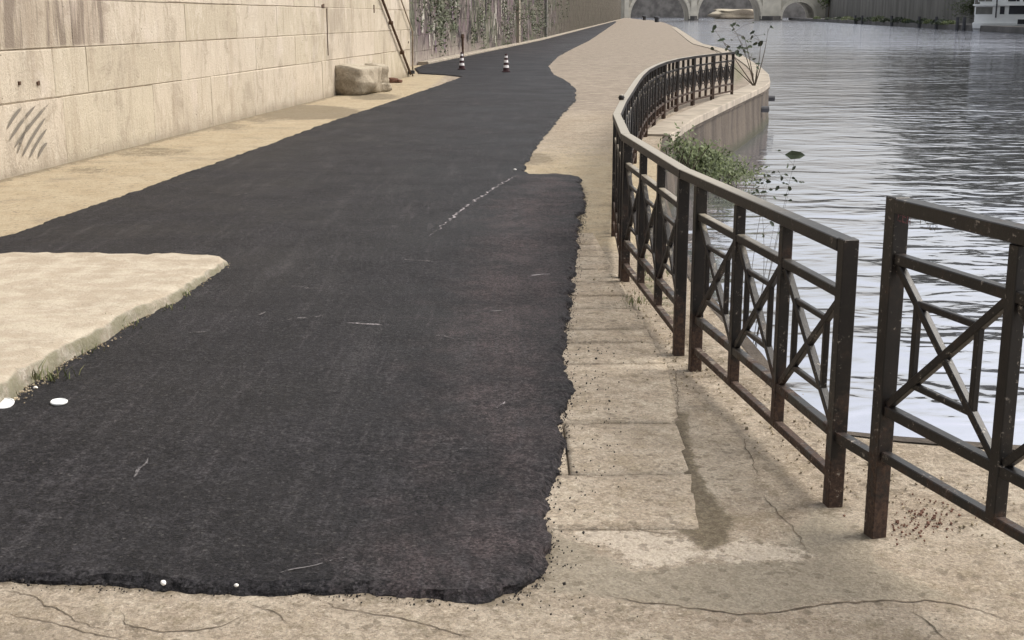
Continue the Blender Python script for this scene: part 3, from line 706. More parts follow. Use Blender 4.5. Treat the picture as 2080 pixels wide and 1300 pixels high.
# ------------------------------------------------------------------ wall 2: old mottled wall with creepers, and the pale kerb at its foot
def wall_two():
    o0 = W2a - d2 * 14; L = (W2b - o0).length + 60; inv = Vector((W2a.x, W2a.y, zg(50)))
    root = empty('old_mottled_wall', inv); tag(root, 'long dark mottled wall with creepers and graffiti behind the beige wall', 'wall')
    r = random.Random(5)
    m = MB()
    def wp(s, off, z): p = o0 + d2 * s + n2 * off; return Vector((p.x, p.y, z + zg(p.y))) - inv
    V = [wp(s, f, z) for z in (-.6, 8.) for (s, f) in ((0, -1.5), (L, -1.5), (L, -.04), (0, -.04))]
    m.add(V, [(0, 1, 2, 3), (7, 6, 5, 4), (0, 4, 5, 1), (1, 5, 6, 2), (2, 6, 7, 3), (3, 7, 4, 0)]); m.build('wall_core', M['ivywall'], root)
    # courses of separate blocks on the nearer stretch, the rest joined
    def block(mb, s0, s1, z0, z1, pr):
        V = []
        for (off, e) in ((-.08, 0), (pr - .008, 0), (pr, .008)):
            for (s, z) in ((s0 + e, z0 + e), (s1 - e, z0 + e), (s1 - e, z1 - e), (s0 + e, z1 - e)): V.append(wp(s, off, z))
        Fc = [(8, 9, 10, 11)]
        for k in range(4):
            k2 = (k + 1) % 4; Fc += [(k, k2, k2 + 4, k + 4), (k + 4, k2 + 4, k2 + 8, k + 8)]
        mb.add(V, Fc)
    far = MB(); cnt = 0
    for c in range(14):
        z0 = -.1 + c * .58; s = 0
        while s < L - 1:
            w_ = r.uniform(.9, 1.9); near = c < 5 and 10 < s < 75 and cnt < 290
            mb = MB() if near else far
            block(mb, s + .003, min(s + w_ - .003, L), z0 + .003, z0 + .577, r.uniform(.01, .03))
            if near: mb.build('stone_block', M['ivywall'], root); cnt += 1
            s += w_
    far.build('far_courses', M['ivywall'], root)['kind'] = 'stuff'
    # pilaster strips
    for px in (1049, 1106):
        t = atp(px, 60, W2a, n2); s = (Vector((t.x, t.y, 0)) - o0).dot(d2); mb = MB(); block(mb, s - .45, s + .45, -.1, 8, .22); mb.build('pilaster', M['bankwall'] if px > 1100 else M['coping'], root)
    # graffiti-like pale strokes
    for i in range(170):
        s = r.uniform(14, 85); z = r.uniform(.3, 3.6); hh = r.uniform(.25, 1.1); ww = r.uniform(.05, .2); ln = r.uniform(-.25, .25)
        V = [wp(s - ww, .056, z), wp(s + ww, .056, z), wp(s + ww + ln, .056, z + hh), wp(s - ww + ln, .056, z + hh)]
        mesh('graffiti_stroke', V, [(0, 1, 2, 3)], M[r.choice(['tag_pale', 'tag_pale', 'tag_dark', 'tag_dark', 'tag_mauve', 'tag_green'])], root)
    # kerb at the foot
    k = MB(); n = 60
    s = 13.5; i = 0
    kr = empty('pale_kerb', (W2a.x, W2a.y, zg(50))); tag(kr, 'low pale kerb running along the foot of the mottled wall', 'kerb', kind='structure')
    while s < L and i < 280:
        w_ = 1.2 if s < 80 else 2.5
        mb = MB(); V = []
        for (off, h) in ((.07, -.05), (.07, .12), (.42, .12), (.46, .09), (.46, -.05)):
            for ss in (s + .01, s + w_ - .01): V.append(wp(ss, off, h))
        mb.add(V, [(0, 1, 3, 2), (2, 3, 5, 4), (4, 5, 7, 6), (6, 7, 9, 8), (0, 2, 4, 6, 8), (9, 7, 5, 3, 1)]); mb.build('kerb_stone', M['coping'], kr)
        s += w_; i += 1
    # creeper
    iv = MB()
    for cl in range(230):
        s = r.choice([r.uniform(13, 22), r.uniform(30, 110), r.uniform(14, 60), r.uniform(50, 75)]); z0 = r.uniform(.6, 7.0); wd = r.uniform(.3, 1.1); hh = wd * r.uniform(.6, 1.5)
        for q in range(int(70 * wd)):
            ss = s + r.gauss(0, wd * .5); z = z0 + r.gauss(0, hh * .5); off = .06 + r.random() * .22; e = r.uniform(.03, .09)
            c = wp(ss, off, max(z, .2)); a = Vector((r.gauss(0, 1), r.gauss(0, 1), r.gauss(0, 1))).normalized(); b = a.orthogonal().normalized()
            iv.add([c - a * e, c + b * e * .6, c + a * e, c - b * e * .6], [(0, 1, 2, 3)])
    o = iv.build('creeper', M['leaf_olive']); o.location = inv; tag(o, 'green creeper hanging in clumps down the mottled wall', 'creeper', kind='stuff')
wall_two()

# ------------------------------------------------------------------ boulders and small rubble by wall 1
def rock(name, size, loc, rz, mat, label, cat='stone', seed=0, rough=.10, cuts=4, group=None):
    bm = bmesh.new(); bmesh.ops.create_cube(bm, size=1)
    bmesh.ops.subdivide_edges(bm, edges=bm.edges[:], cuts=cuts, use_grid_fill=True)
    for v in bm.verts:
        p = v.co.copy(); k = max(abs(p.x), abs(p.y), abs(p.z)) * 2; s = p.normalized() * .58
        q = p.lerp(s, .30 if max(size) > .1 else .8) ; nn = mnoise.noise(p * 2.2 + Vector((seed, 0, 0))) * rough + mnoise.noise(p * 7 + Vector((seed, 5, 0))) * rough * .3
        q += p.normalized() * nn
        if q.z > 0 and q.x > .1: q.z -= (q.x - .1) * .25
        v.co = Vector((q.x * size[0], q.y * size[1], (q.z + .47) * size[2]))
    me = bpy.data.meshes.new(name); bm.to_mesh(me); bm.free(); me.materials.append(mat); me.polygons.foreach_set('use_smooth', [True] * len(me.polygons))
    o = bpy.data.objects.new(name, me); C.objects.link(o); o.location = loc; o.rotation_euler = (0, 0, rz); return tag(o, label, cat, group)
def gl(px, py, h=0.): p = at(px, py, h); return Vector((p.x, p.y, zg(p.y) + h))
rock('boulder', (1.22, 1.3, .68), gl(704, 192) + Vector((0, .35, 0)), R(-16), M['rock'], 'large squared grey boulder lying against the foot of the beige wall', 'boulder', 2.2, .11, 6)
rock('stone_chunk', (.85, 1.1, .60), gl(760, 178) + Vector((-.15, .5, 0)), R(14), M['rock'], 'rougher stone chunk directly behind the large squared boulder', 'stone', 6.6, .14, 5)
rock('stone_chunk', (.45, .4, .22), gl(772, 186), R(35), M['rock'], 'small rough stone at the right foot of the squared boulder', 'stone', 9.2, .18, 3)
rock('brick', (.26, .2, .14), gl(798, 168), R(20), M['brick'], 'broken dark red brick on the ground between the pale stone and the pipe', 'brick', 1.2, .06, 2)
rock('brick', (.14, .16, .09), gl(810, 168), R(50), M['brick'], 'smaller dark brick fragment just right of the broken brick', 'brick', 3.2, .06, 2)

# ------------------------------------------------------------------ striped cones
def cone(px, py, label, stake):
    p = gl(px, py, .03); root = empty('traffic_cone', p); tag(root, label, 'cone', 'striped cones on the asphalt')
    m = MB(); m.box((-.13, -.13, 0), (.13, .13, .03)); bevel(m.build('base', M['cone_dark'], root), .01)
    rad = lambda z: .10 - .065 * z / .56
    zz = [.035, .13, .21, .29, .37, .44, .50, .56]
    for i, (a, b) in enumerate(zip(zz, zz[1:])):
        wh = i % 2 == 1 or i == 0 and False
        m = MB(); e = .004 if wh else 0; m.lathe([(rad(a) + e, a), (rad(b) + e, b)], 20); m.build('white_band' if wh else 'dark_band', M['cone_white'] if wh else M['cone_dark'], root, False)
    return root
cone(1028, 146, 'striped black and white cone standing alone out on the asphalt', False)
cone(938, 141, 'striped dark cone nearer the wall in front of a rusty stake', True)
s = gl(940, 134, .0); m = MB(); m.tube([(0, 0, 0), (0.01, 0, .5), (0, 0, 1.0)], [.04, .035, .045], 8); m.tube([(0, 0, .98), (.0, 0, 1.12)], [.07, .05], 8)
o = m.build('stake', M['rust'], None); o.location = s; tag(o, 'short rusty stake standing behind the left striped cone', 'stake')

# ------------------------------------------------------------------ railing
def panel(a, b, lift, label, bays=3, ja=0., jb=False, pa=False, pb=False):
    a = Vector((a[0], a[1], 0)); b = Vector((b[0], b[1], 0)); d = b - a; L = d.length; ang = math.atan2(d.y, d.x)
    root = empty('railing_panel', (a.x, a.y, zg(a.y)), ang); tag(root, label, 'railing', 'railing panels along the quay edge')
    slope = (zg(b.y) - zg(a.y)) / L
    Z = lambda x, z: z + slope * x + lift
    def bar(name, p, q, hw, ht, par=root, bv=.003, ext=0, off=0):   # p, q = (x, z); hw half width in plane, ht half thickness
        P = Vector((p[0], off, Z(*p))); Q = Vector((q[0], off, Z(*q))); u = (Q - P).normalized(); v = Vector((-u.z, 0, u.x)); P = P - u * ext; Q = Q + u * ext
        V = []
        for c in (P, Q):
            for (s, t) in ((-1, -1), (1, -1), (1, 1), (-1, 1)): V.append(c + v * hw * s + Vector((0, ht * t, 0)))
        o = mesh(name, V, [(3, 2, 1, 0), (4, 5, 6, 7), (0, 1, 5, 4), (1, 2, 6, 5), (2, 3, 7, 6), (3, 0, 4, 7)], M['rail'], par)
        if a.y < 13: bevel(o, bv)
        return o
    pw = .028
    T, S, Lo, Bo = .962, .768, .262, .105
    for x in (pw, L - pw):
        V = []
        full = (x < L / 2 and ja is not None) or (x > L / 2 and not jb)
        bar('post', (x, -.06 - lift), (x, T + .003 if full else T - .045), pw - (.002 if not full else 0), pw)
    x0, x1 = 2 * pw, L - 2 * pw; gapx = .06 if a.y > 5 else (D.xy - b.xy).length
    bar('top_rail', (0 if ja is None else x0, T - .023), (L + gapx, T - .023) if jb else (x1, T - .023), .023, .031)
    bar('upper_rail', (x0, S), (x1, S), .017, .018); bar('lower_rail', (x0, Lo), (x1, Lo), .018, .018); bar('bottom_rail', (x0, Bo), (x1, Bo), .016, .017)
    bw = (x1 - x0) / bays
    for k in range(1, bays): bar('middle_post', (x0 + k * bw, Bo - .0), (x0 + k * bw, T - .05), .022, .0215)
    for k in range(bays):
        l = x0 + k * bw + (.022 if k else 0); r = x0 + (k + 1) * bw - (.022 if k < bays - 1 else 0); zb, zt = Lo + .018, S - .017
        bar('diagonal', (l, zb), (r, zt), .014, .0135, ext=-.004); bar('diagonal', (l, zt), (r, zb), .014, .0120, ext=-.004)
        i = .22; li, ri = l + (r - l) * i, r - (r - l) * i; bi, ti = zb + (zt - zb) * i, zt - (zt - zb) * i
        bar('inner_bar', (li, bi), (li, ti), .012, .0105); bar('inner_bar', (ri, bi), (ri, ti), .012, .0105)
        bar('inner_bar', (li, ti), (ri, ti), .011, .0095); bar('inner_bar', (li, bi), (ri, bi), .011, .0095)
    return root
A = at(1768, 1078); B = at(1697, 1029); Cc = at(1408, 748); D = at(1380, 722); E_ = at(1268, 568)
Mx = at(1998, 1050, .275); dA = (Mx - A).normalized()
print('right panel dir', dA, (Mx - A).length)
pr = panel(A, A + dA * 1.85, .182, 'nearest railing panel on the right, standing higher than the others with a worn post')
pb_ = panel(B, Cc, 0, jb=True, label='railing panel just left of the gap, ending beside the taller right panel')
def joining():
    inv = pb_.matrix_basis.inverted(); q = inv @ Vector((A.x, A.y, zg(A.y))); u = Vector((q.x, q.y, 0)); n = u.length; u.normalize(); v = Vector((-u.y, u.x, 0)); V = []
    for c in (u * -.02, u * (n - .0)):
        for (s_, t) in ((-1, -1), (1, -1), (1, 1), (-1, 1)): V.append(c + v * .017 * s_ + Vector((0, 0, .262 + .0175 * t)))
    mesh('joining_rail', V, [(3, 2, 1, 0), (4, 5, 6, 7), (0, 1, 5, 4), (1, 2, 6, 5), (2, 3, 7, 6), (3, 0, 4, 7)], M['rail'], pb_)
joining()
panel(D, E_, 0, ja=None, jb=True, label='second low railing panel, the one before the railing bends towards the water')
path = [(.742, 8.50), (.765, 9.6), (.89, 11.0), (1.10, 12.6), (1.35, 14.6), (1.64, 16.9), (2.02, 19.5), (2.50, 22.1), (3.05, 24.3), (3.65, 26.2), (4.32, 27.9), (4.93, 29.3)]
PL = [Vector((*p, 0)) for p in path]; tot = sum((b - a).length for a, b in zip(PL, PL[1:])); NP = 12
def along(s):
    for a, b in zip(PL, PL[1:]):
        l = (b - a).length
        if s <= l: return a.lerp(b, s / l)
        s -= l
    return PL[-1]
ordn = ['first', 'second', 'third', 'fourth', 'fifth', 'sixth', 'seventh', 'eighth', 'ninth', 'tenth', 'eleventh', 'last']
for i in range(NP):
    a = along(tot * i / NP + (.03 if i else 0)); b = along(tot * (i + 1) / NP - .03)
    lab = ('railing panel at the far end of the curve, ending in a single free post' if i == NP - 1 else
           '%s railing panel after the bend, on the curve leading to the platform' % ordn[i])
    panel(a, b, 0, lab, ja=None, jb=i < NP - 1)
# ball cap on one post of the curve
p = along(tot * 2 / NP); m = MB(); m.lathe([(.005, 0), (.022, .01), (.03, .03), (.022, .05), (.005, .06)], 12); o = m.build('post_knob', M['rail'], None, True); o.location = (p.x - .02, p.y, zg(p.y) + .953)
tag(o, 'small dark round knob on a railing post where the rail bends', 'knob')
# illegible pale and reddish lettering on the top rail of the near panel
def letters():
    r = random.Random(4); x = .08
    glyph = {'E': [((0, 0), (0, 1)), ((0, 1), (.7, 1)), ((0, .5), (.6, .5)), ((0, 0), (.7, 0))], 'N': [((0, 0), (0, 1)), ((0, 1), (.7, 0)), ((.7, 0), (.7, 1))], 'O': [((0, 0), (0, 1)), ((0, 1), (.7, 1)), ((.7, 1), (.7, 0)), ((.7, 0), (0, 0))],
             'A': [((0, 0), (.35, 1)), ((.35, 1), (.7, 0)), ((.15, .4), (.55, .4))], 'I': [((.3, 0), (.3, 1))], 'C': [((.7, 1), (0, 1)), ((0, 1), (0, 0)), ((0, 0), (.7, 0))], 'S': [((.7, 1), (0, 1)), ((0, 1), (0, .5)), ((0, .5), (.7, .5)), ((.7, .5), (.7, 0)), ((.7, 0), (0, 0))]}
    zt = .95 + .172 - .044; hh = .032; ww = .022
    for word, mt in (('EEN', 'pinkpaint'), (' ', ''), ('CSOA', 'greypaint')):
        if word == ' ': x += .045; continue
        V = []; Fc = []
        for ch in word:
            for (p, q) in glyph[ch]:
                P = Vector((x + p[0] * ww, 0, zt + p[1] * hh)); Q = Vector((x + q[0] * ww, 0, zt + q[1] * hh)); u = (Q - P).normalized(); v = Vector((-u.z, 0, u.x)) * .0022
                P -= u * .002; Q += u * .002; n = len(V)
                V += [(c.x, -.0285, c.z) for c in (P - v, Q - v, Q + v, P + v)]; Fc.append((n, n + 1, n + 2, n + 3))
            x += ww * 1.15
        mesh('lettering', V, Fc, M[mt], pr)
letters()

# ------------------------------------------------------------------ litter, crumbs, weeds
def lid(px, py, label, r_=.037):
    p = gl(px, py, .034); m = MB(); m.lathe([(r_ * .96, 0), (r_, .003), (r_, .007), (r_ * .9, .010), (r_ * .86, .006)], 28); o = m.build('plastic_lid', M['white'], None); o.location = p; o.rotation_euler = (R(3), R(2), 0)
    return tag(o, label, 'lid', 'white plastic lids on the asphalt')
lid(120, 818, 'round white plastic lid lying flat on the asphalt near the kerb')
o = lid(8, 822, 'white plastic lid tipped against the kerb at the far left edge', .045); o.rotation_euler = (R(14), R(-8), .4)
for (x, y, s_, lb) in ((332, 1187, .010, 'small white pebble on the ragged front edge of the asphalt'), (480, 1191, .007, 'tiny white pebble on the asphalt front edge right of the larger one'), (1046, 346, .016, 'pale pebble at the start of the long chalk line'), (72, 790, .010, 'pale pebble in the weeds at the foot of the kerb')):
    rock('pebble', (s_ * 2, s_ * 1.4, s_ * 1.2), gl(x, y, .028), x, M['pebble_white'], lb, 'pebble', x * .1, .12, 2)
def scatter(name, label, pts, mat, smin, smax, n, seed, spread, hb=.0, cat='gravel'):
    r = random.Random(seed); m = MB(); P = resample(pts, .05, False)
    for _ in range(n):
        p = r.choice(P); x = p.x + r.gauss(0, spread); y = p.y + r.gauss(0, spread); e = r.uniform(smin, smax) * (1.7 if r.random() < .06 else 1); z = zg(y) + hb + e * .3
        u = Vector((r.gauss(0, 1), r.gauss(0, 1), r.gauss(0, 1))).normalized(); v = u.orthogonal().normalized(); w_ = u.cross(v); c = Vector((x, y, z))
        V = [c + u * e, c - u * e * .8, c + v * e * .9, c - v * e, c + w_ * e * .7, c - w_ * e * .8]
        m.add(V, [(0, 2, 4), (2, 1, 4), (1, 3, 4), (3, 0, 4), (2, 0, 5), (1, 2, 5), (3, 1, 5), (0, 3, 5)])
    o = m.build(name, mat); return tag(o, label, cat, kind='stuff')
rt = W([(1184, 400), (1172, 480), (1160, 560), (1151, 640), (1138, 720), (1148, 790), (1136, 850), (1128, 930), (1100, 1010), (1084, 1050), (1108, 1110), (1098, 1160), (1060, 1204), (980, 1222), (880, 1216), (640, 1204), (330, 1194), (0, 1176)])
scatter('asphalt_crumbs', 'black asphalt crumbs along the ragged asphalt edge', rt, M['crumb'], .0015, .005, 3600, 1, .026, .002)
scatter('asphalt_crumbs', 'black crumbs strewn over the slabs beside the asphalt', W([(1200, 700), (1210, 850), (1220, 900), (1180, 1000), (1150, 1060), (1160, 1150), (1110, 1230), (1250, 1240)]), M['crumb'], .0015, .0055, 260, 2, .09, .006)
scatter('grit', 'coarse sandy grit gathered at the foot of the kerb', W([(450, 545), (363, 605), (264, 662), (185, 712), (110, 758), (61, 797), (0, 836)]), M['gritstone'], .002, .009, 1400, 3, .035, .03)
scatter('grit', 'loose grit and crumbs under the railing', W([(1280, 560), (1330, 640), (1400, 740), (1560, 830), (1700, 960), (1850, 1000), (2050, 1100)]), M['gritstone'], .002, .008, 700, 4, .12, .0)
scatter('debris', 'brown leaf litter and grit behind the near railing', W([(1800, 1070), (1880, 1060), (1900, 1030), (1850, 1090)]), M['brick'], .002, .007, 160, 5, .06, .0)

def blades(m, c, n, r, hmin, hmax, spread, wd=.004, lean=.6):
    for _ in range(n):
        b = c + Vector((r.gauss(0, spread), r.gauss(0, spread), 0)); h = r.uniform(hmin, hmax); a = r.uniform(0, 6.28); d = Vector((math.cos(a), math.sin(a), 0)); s = Vector((-d.y, d.x, 0)) * wd; l = r.uniform(.1, lean) * h
        p1 = b + d * l * .35 + Vector((0, 0, h * .6)); p2 = b + d * l + Vector((0, 0, h))
        m.add([b - s, b + s, p1 + s * .8, p1 - s * .8, p2], [(0, 1, 2, 3), (3, 2, 4)])
r = random.Random(8)
WT = [((105, 772), 'largest weed tuft at the kerb foot above the round white lid', 50, .08, .05), ((170, 716), 'weed tuft at the kerb foot right of the largest tuft', 45, .06, .05), ((262, 664), 'small weed tuft halfway along the crumbling kerb', 30, .05, .04),
      ((228, 668), 'curled yellow weed growing over the kerb top', 26, .10, .02), ((370, 604), 'dark weed tuft near the far corner of the raised pavement', 40, .06, .05), ((322, 632), 'low weed tuft between the curled weed and the far corner', 40, .05, .06),
      ((20, 812), 'weed tuft beside the tipped lid at the left edge', 30, .06, .03), ((70, 775), 'thin curved weed arching over the kerb at the left', 26, .12, .02),
      ((1292, 615), 'dry weed tuft in front of the second railing panel', 60, .05, .07), ((1320, 560), 'low weeds behind the second railing panel', 50, .07, .08)]
for (px, lb, n, hm, sp) in WT:
    p = gl(*px, .02); m = MB(); blades(m, Vector((0, 0, 0)), n, r, hm * .35, hm, sp, .003, 1.2)
    o = m.build('weed_tuft', M['grass']); o.location = p; tag(o, lb, 'weed', 'weed tufts', kind='stuff' if n < 30 else None)

# leafy saplings: curved stems with broad leaves placed along them
def leaf_quad(m, c, d, up, L, wd):
    s = d.cross(up).normalized() * wd
    m.add([c, c + d * L * .3 + s, c + d * L * .72 + s * .75, c + d * L - up * L * .12, c + d * L * .72 - s * .75, c + d * L * .3 - s, c + d * L * .35 - up * wd * .3, c + d * L * .7 - up * wd * .3],
          [(0, 1, 6), (0, 6, 5), (1, 2, 7, 6), (6, 7, 4, 5), (2, 3, 7), (7, 3, 4)])
def sapling(name, root, tips, leaves, y0, label, seed, th=.006, mat='leaf_dark'):
    r = random.Random(seed); rt_ = Vector(root); e = empty(name, rt_); tag(e, label, 'plant')
    st = MB(); lv = MB(); nodes = []
    for (x, y, dy) in tips:
        T = aty(x, y, y0 + dy) - rt_; mid = T * .5 + Vector((r.gauss(0, .08), r.gauss(0, .08), .10)) * T.length * .6; pts = []
        for i in range(13): u = i / 12; pts.append(mid * 2 * u * (1 - u) + T * u * u)
        st.tube(pts, [th * (1 - .8 * i / 12) for i in range(13)], 5); nodes += pts[3:]
    for (x, y, sz) in leaves:
        c = aty(x, y, y0 + r.gauss(0, .02 * y0)) - rt_; nd = min(nodes, key=lambda q: (q - c).length)
        m_ = (nd + c) * .5 + Vector((0, 0, .1 * (nd - c).length)); st.tube([nd, m_, c], th * .22, 4)
        k = 1 if sz > 20 else r.choice((1, 1, 2))
        for j in range(k):
            L = sz * y0 / F; a = Vector((r.gauss(0, 1), r.gauss(0, .5), r.gauss(0, .6))).normalized()
            if sz > 20: a = Vector((1, .1, -.05)).normalized()
            up = Vector((r.gauss(0, .4), -.8, .6 + r.gauss(0, .4))).normalized(); leaf_quad(lv, c - a * L * .5 if j == 0 else c + a * L * .3, a, up, L, L * (.30 if sz < 20 else .2))
    st.build('stem', M['twig'], e); lv.build('leaves', M[mat], e)
yy = 7.2
sapling('quay_sapling', (redge(yy) + .08, yy, -.55), [(1612, 335, .1), (1560, 365, 0), (1604, 383, .1), (1545, 400, -.1), (1572, 460, 0)],
        [(1577, 305, 8), (1616, 315, 46), (1600, 337, 15), (1613, 341, 14), (1571, 350, 9), (1582, 349, 10), (1597, 355, 10), (1588, 363, 11), (1612, 362, 9), (1626, 370, 8), (1553, 357, 11), (1561, 369, 12), (1539, 371, 11), (1579, 382, 13), (1604, 383, 17),
         (1551, 390, 16), (1531, 383, 10), (1574, 402, 12), (1596, 396, 10), (1605, 407, 9), (1568, 454, 17), (1583, 474, 11), (1550, 476, 10), (1542, 433, 12), (1560, 420, 10), (1535, 410, 11), (1525, 398, 10), (1566, 385, 10), (1548, 372, 9), (1592, 372, 8), (1538, 388, 12), (1544, 365, 8)],
        yy, 'dark leafy sapling growing from the quay edge behind the railing over the water', 3, .003)
yy = 33.
sapling('far_sapling', (6.1, yy, zg(yy)), [(1453, 62, 1), (1489, 55, .5), (1512, 76, -.5), (1545, 86, .4), (1560, 58, .6), (1538, 128, .3), (1447, 99, 0)],
        [(1451, 56, 13), (1448, 64, 9), (1465, 81, 19), (1491, 49, 10), (1486, 52, 9), (1489, 60, 8), (1510, 77, 12), (1528, 66, 13), (1527, 76, 10), (1545, 88, 16), (1534, 89, 13), (1523, 95, 13), (1515, 98, 11), (1486, 81, 9), (1497, 106, 16), (1488, 109, 13), (1503, 112, 12), (1527, 111, 10), (1539, 129, 12), (1539, 138, 9),
         (1566, 54, 8), (1530, 46, 8), (1447, 99, 12), (1508, 90, 9), (1475, 100, 10), (1518, 84, 8), (1480, 95, 9), (1500, 98, 10), (1553, 70, 7), (1512, 104, 10), (1532, 120, 10)],
        yy, 'sparse leafy shrub beyond the far end of the railing', 5, .016)
# weeds hanging at the platform wall
def wall_weeds():
    r = random.Random(12)
    for (px, lb, n, sx, seed) in ((((1425, 325), 18.6), 'bright green weed clump hanging on the platform wall behind the railing', 2200, .17, 1), (((1480, 350), 22.0), 'olive weeds along the waterline of the platform wall', 1200, .26, 2), (((1385, 300), 17.), 'low green weeds where the platform wall meets the railing curve', 350, .13, 3)):
        (x, y), dist = px; c = aty(x, y, dist); m = MB()
        for _ in range(n):
            q = Vector((r.gauss(0, sx), r.gauss(0, sx * 1.1), r.gauss(0, .10))); a = Vector((r.gauss(0, .5), r.gauss(0, .5), r.gauss(.5, .6))).normalized(); e = r.uniform(.02, .045); b = a.orthogonal().normalized() * e * .45
            m.add([q - a * e, q + b, q + a * e, q - b], [(0, 1, 2, 3)])
        root = empty('wall_weeds', (c.x, c.y, c.z)); tag(root, lb, 'weeds', 'green weeds on the platform wall')
        m.build('foliage', M['leaf'], root)
        st = MB()
        for _ in range(14): q = Vector((r.gauss(0, sx * .6), r.gauss(0, sx * .6), -.3)); st.tube([q, q + Vector((r.gauss(0, .1), r.gauss(0, .1), .3))], .008, 4)
        st.build('stem', M['twig'], root)
wall_weeds()
# iron mooring rings/fenders on the platform face
for (x, y, lb) in ((1548, 222, 'dark round fender on the platform face, the left of two'), (1557, 200, 'dark round fender at the outermost point of the platform face')):
    p = at(x, y + 0, 0); yv = 32.6 if x < 1552 else 36; c = aty(x, y, yv); c.x = redge(yv) + .09
    m = MB(); m.tube([(-.10, 0, 0), (.10, .02, 0)], .08, 12); o = m.build('fender', M['darkmetal']); o.location = c; tag(o, lb, 'fender')

# ------------------------------------------------------------------ bridge
def bridge():
    yb = 480.; mpp = yb * math.cos(PIT) / F * 1.06; X = lambda px: aty(px, 30, yb).x; Zp = lambda py: aty(1500, py, yb).z
    root = empty('stone_bridge', (X(1500), yb, WZ)); tag(root, 'pale stone arched bridge crossing the river in the far distance', 'bridge'); inv = Vector(root.location)
    arches = [(X(1280), X(1400), 10.5), (X(1417), X(1546), 11.5), (X(1588), X(1655), (X(1655) - X(1588)) / 2 + .2)]
    top = 15.
    def soffit(x):
        for (a, b, h) in arches:
            if a < x < b: t = (2 * x - a - b) / (b - a); return WZ + .3 + h * math.sqrt(max(0, 1 - abs(t) ** 2.3))
        return -3.
    xs = set(np.arange(X(1262), X(1745), .35).tolist())
    for (a, b, h) in arches:
        for k in range(41): xs.add(a + (b - a) * (1 - math.cos(math.pi * k / 40)) / 2)
        xs.add(a + .001); xs.add(b - .001)
    xs = sorted(xs); m = MB()
    for a, b in zip(xs, xs[1:]):
        za, zb = soffit(a), soffit(b); ins = soffit((a + b) / 2) > -2
        if not ins: za = zb = -3.
        V = [(a, yb, za), (b, yb, zb), (b, yb, top), (a, yb, top), (a, yb + 14, za), (b, yb + 14, zb), (b, yb + 14, top), (a, yb + 14, top)]
        m.add([Vector(v) - inv for v in V], [(0, 1, 2, 3), (7, 6, 5, 4), (0, 4, 5, 1), (3, 2, 6, 7)])
    m.build('spandrel_wall', M['bridge'], root)
    for i, (a, b, h) in enumerate(arches):     # voussoirs as separate stones
        N = 25; cx = (a + b) / 2; rx = (b - a) / 2; th = .9
        def P(t, o_):
            c = math.cos(t); s_ = math.sin(t); e = 2 / 2.3
            return (cx + (rx + o_) * (abs(c) ** e) * (1 if c >= 0 else -1), WZ + .3 + (h + o_) * s_ ** e if s_ > 0 else WZ + .3)
        for k in range(N):
            t0 = math.pi * (k + .03) / N; t1 = math.pi * (k + .97) / N; V = []
            for yo in (-.35, .3):
                for (t, o_) in ((t0, -.12), (t1, -.12), (t1, th), (t0, th)): q = P(t, o_); V.append(Vector((q[0], yb + yo, q[1])) - inv)
            mesh('voussoir', V, [(0, 1, 2, 3), (7, 6, 5, 4), (0, 4, 5, 1), (1, 5, 6, 2), (2, 6, 7, 3), (3, 7, 4, 0)], M['bridge_pale'], root)
    for (a, b) in ((1400, 1418), (1545, 1588)):
        m = MB(); xa, xb = X(a) - .3, X(b) + .3; w_ = xb - xa; m.add([Vector(v) - inv for v in [(xa, yb + .3, -3), ((xa + xb) / 2, yb - w_ * .45, -3), (xb, yb + .3, -3), (xa, yb + .3, .3), ((xa + xb) / 2, yb - w_ * .45, .3), (xb, yb + .3, .3)]], [(0, 1, 4, 3), (1, 2, 5, 4), (3, 4, 5), (2, 0, 3, 5)]); m.build('pier', M['pier'], root)
        m = MB(); m.box(((xa + .8) - inv.x, -.5, 1.2), ((xb - .8) - inv.x, .1, 9)); m.build('pilaster', M['bridge_pale'], root)
    m = MB(); m.box((X(1713) - inv.x, -.8, 0), (X(1737) - inv.x, .2, 17)); m.build('pilaster', M['bridge_pale'], root)
    m = MB(); m.box((X(1268) - inv.x, -.8, 0), (X(1277) - inv.x, .2, 17)); m.build('pilaster', M['bridge_pale'], root)
    m = MB(); m.box((X(1262) - inv.x, -.4, top + .002 - WZ), (X(1745) - inv.x, 14.4, top + 1.1 - WZ)); m.build('parapet', M['bridge_pale'], root)
bridge()
# the far end of the river beyond the bridge and ground beyond
def blobtree(px, dist, base_z, h, rad, label, seed, n=900, ls=.5, mat='leaf_dark'):
    r = random.Random(seed); c = aty(px, 30, dist); root = empty('tree', (c.x, dist, base_z)); tag(root, label, 'tree', 'trees along the far bank')
    m = MB(); m.tube([(0, 0, 0), (.2, 0, h * .35), (0, .1, h * .62)], [.35, .28, .15], 7)
    for k in range(5): a = r.uniform(0, 6.28); m.tube([(.1, 0, h * (.3 + .06 * k)), (math.cos(a) * rad * .6, math.sin(a) * rad * .6, h * (.5 + .08 * k))], [.14, .05], 5)
    m.build('trunk', M['twig'], root)
    lv = MB(); cl = [(r.gauss(0, rad * .45), r.gauss(0, rad * .45), h * .66 + r.gauss(0, h * .15), r.uniform(.3, .55) * rad) for _ in range(14)]
    for _ in range(n):
        q = r.choice(cl); v = Vector((r.gauss(0, 1), r.gauss(0, 1), r.gauss(0, 1))).normalized() * q[3] * r.uniform(.6, 1.05); c_ = Vector(q[:3]) + v; a = Vector((r.gauss(0, 1), r.gauss(0, 1), r.gauss(0, 1))).normalized() * ls; b = a.orthogonal().normalized() * ls * .7
        lv.add([c_ - a, c_ - b, c_ + a, c_ + b], [(0, 1, 2, 3)])
    lv.build('crown', M[mat], root)
    return root
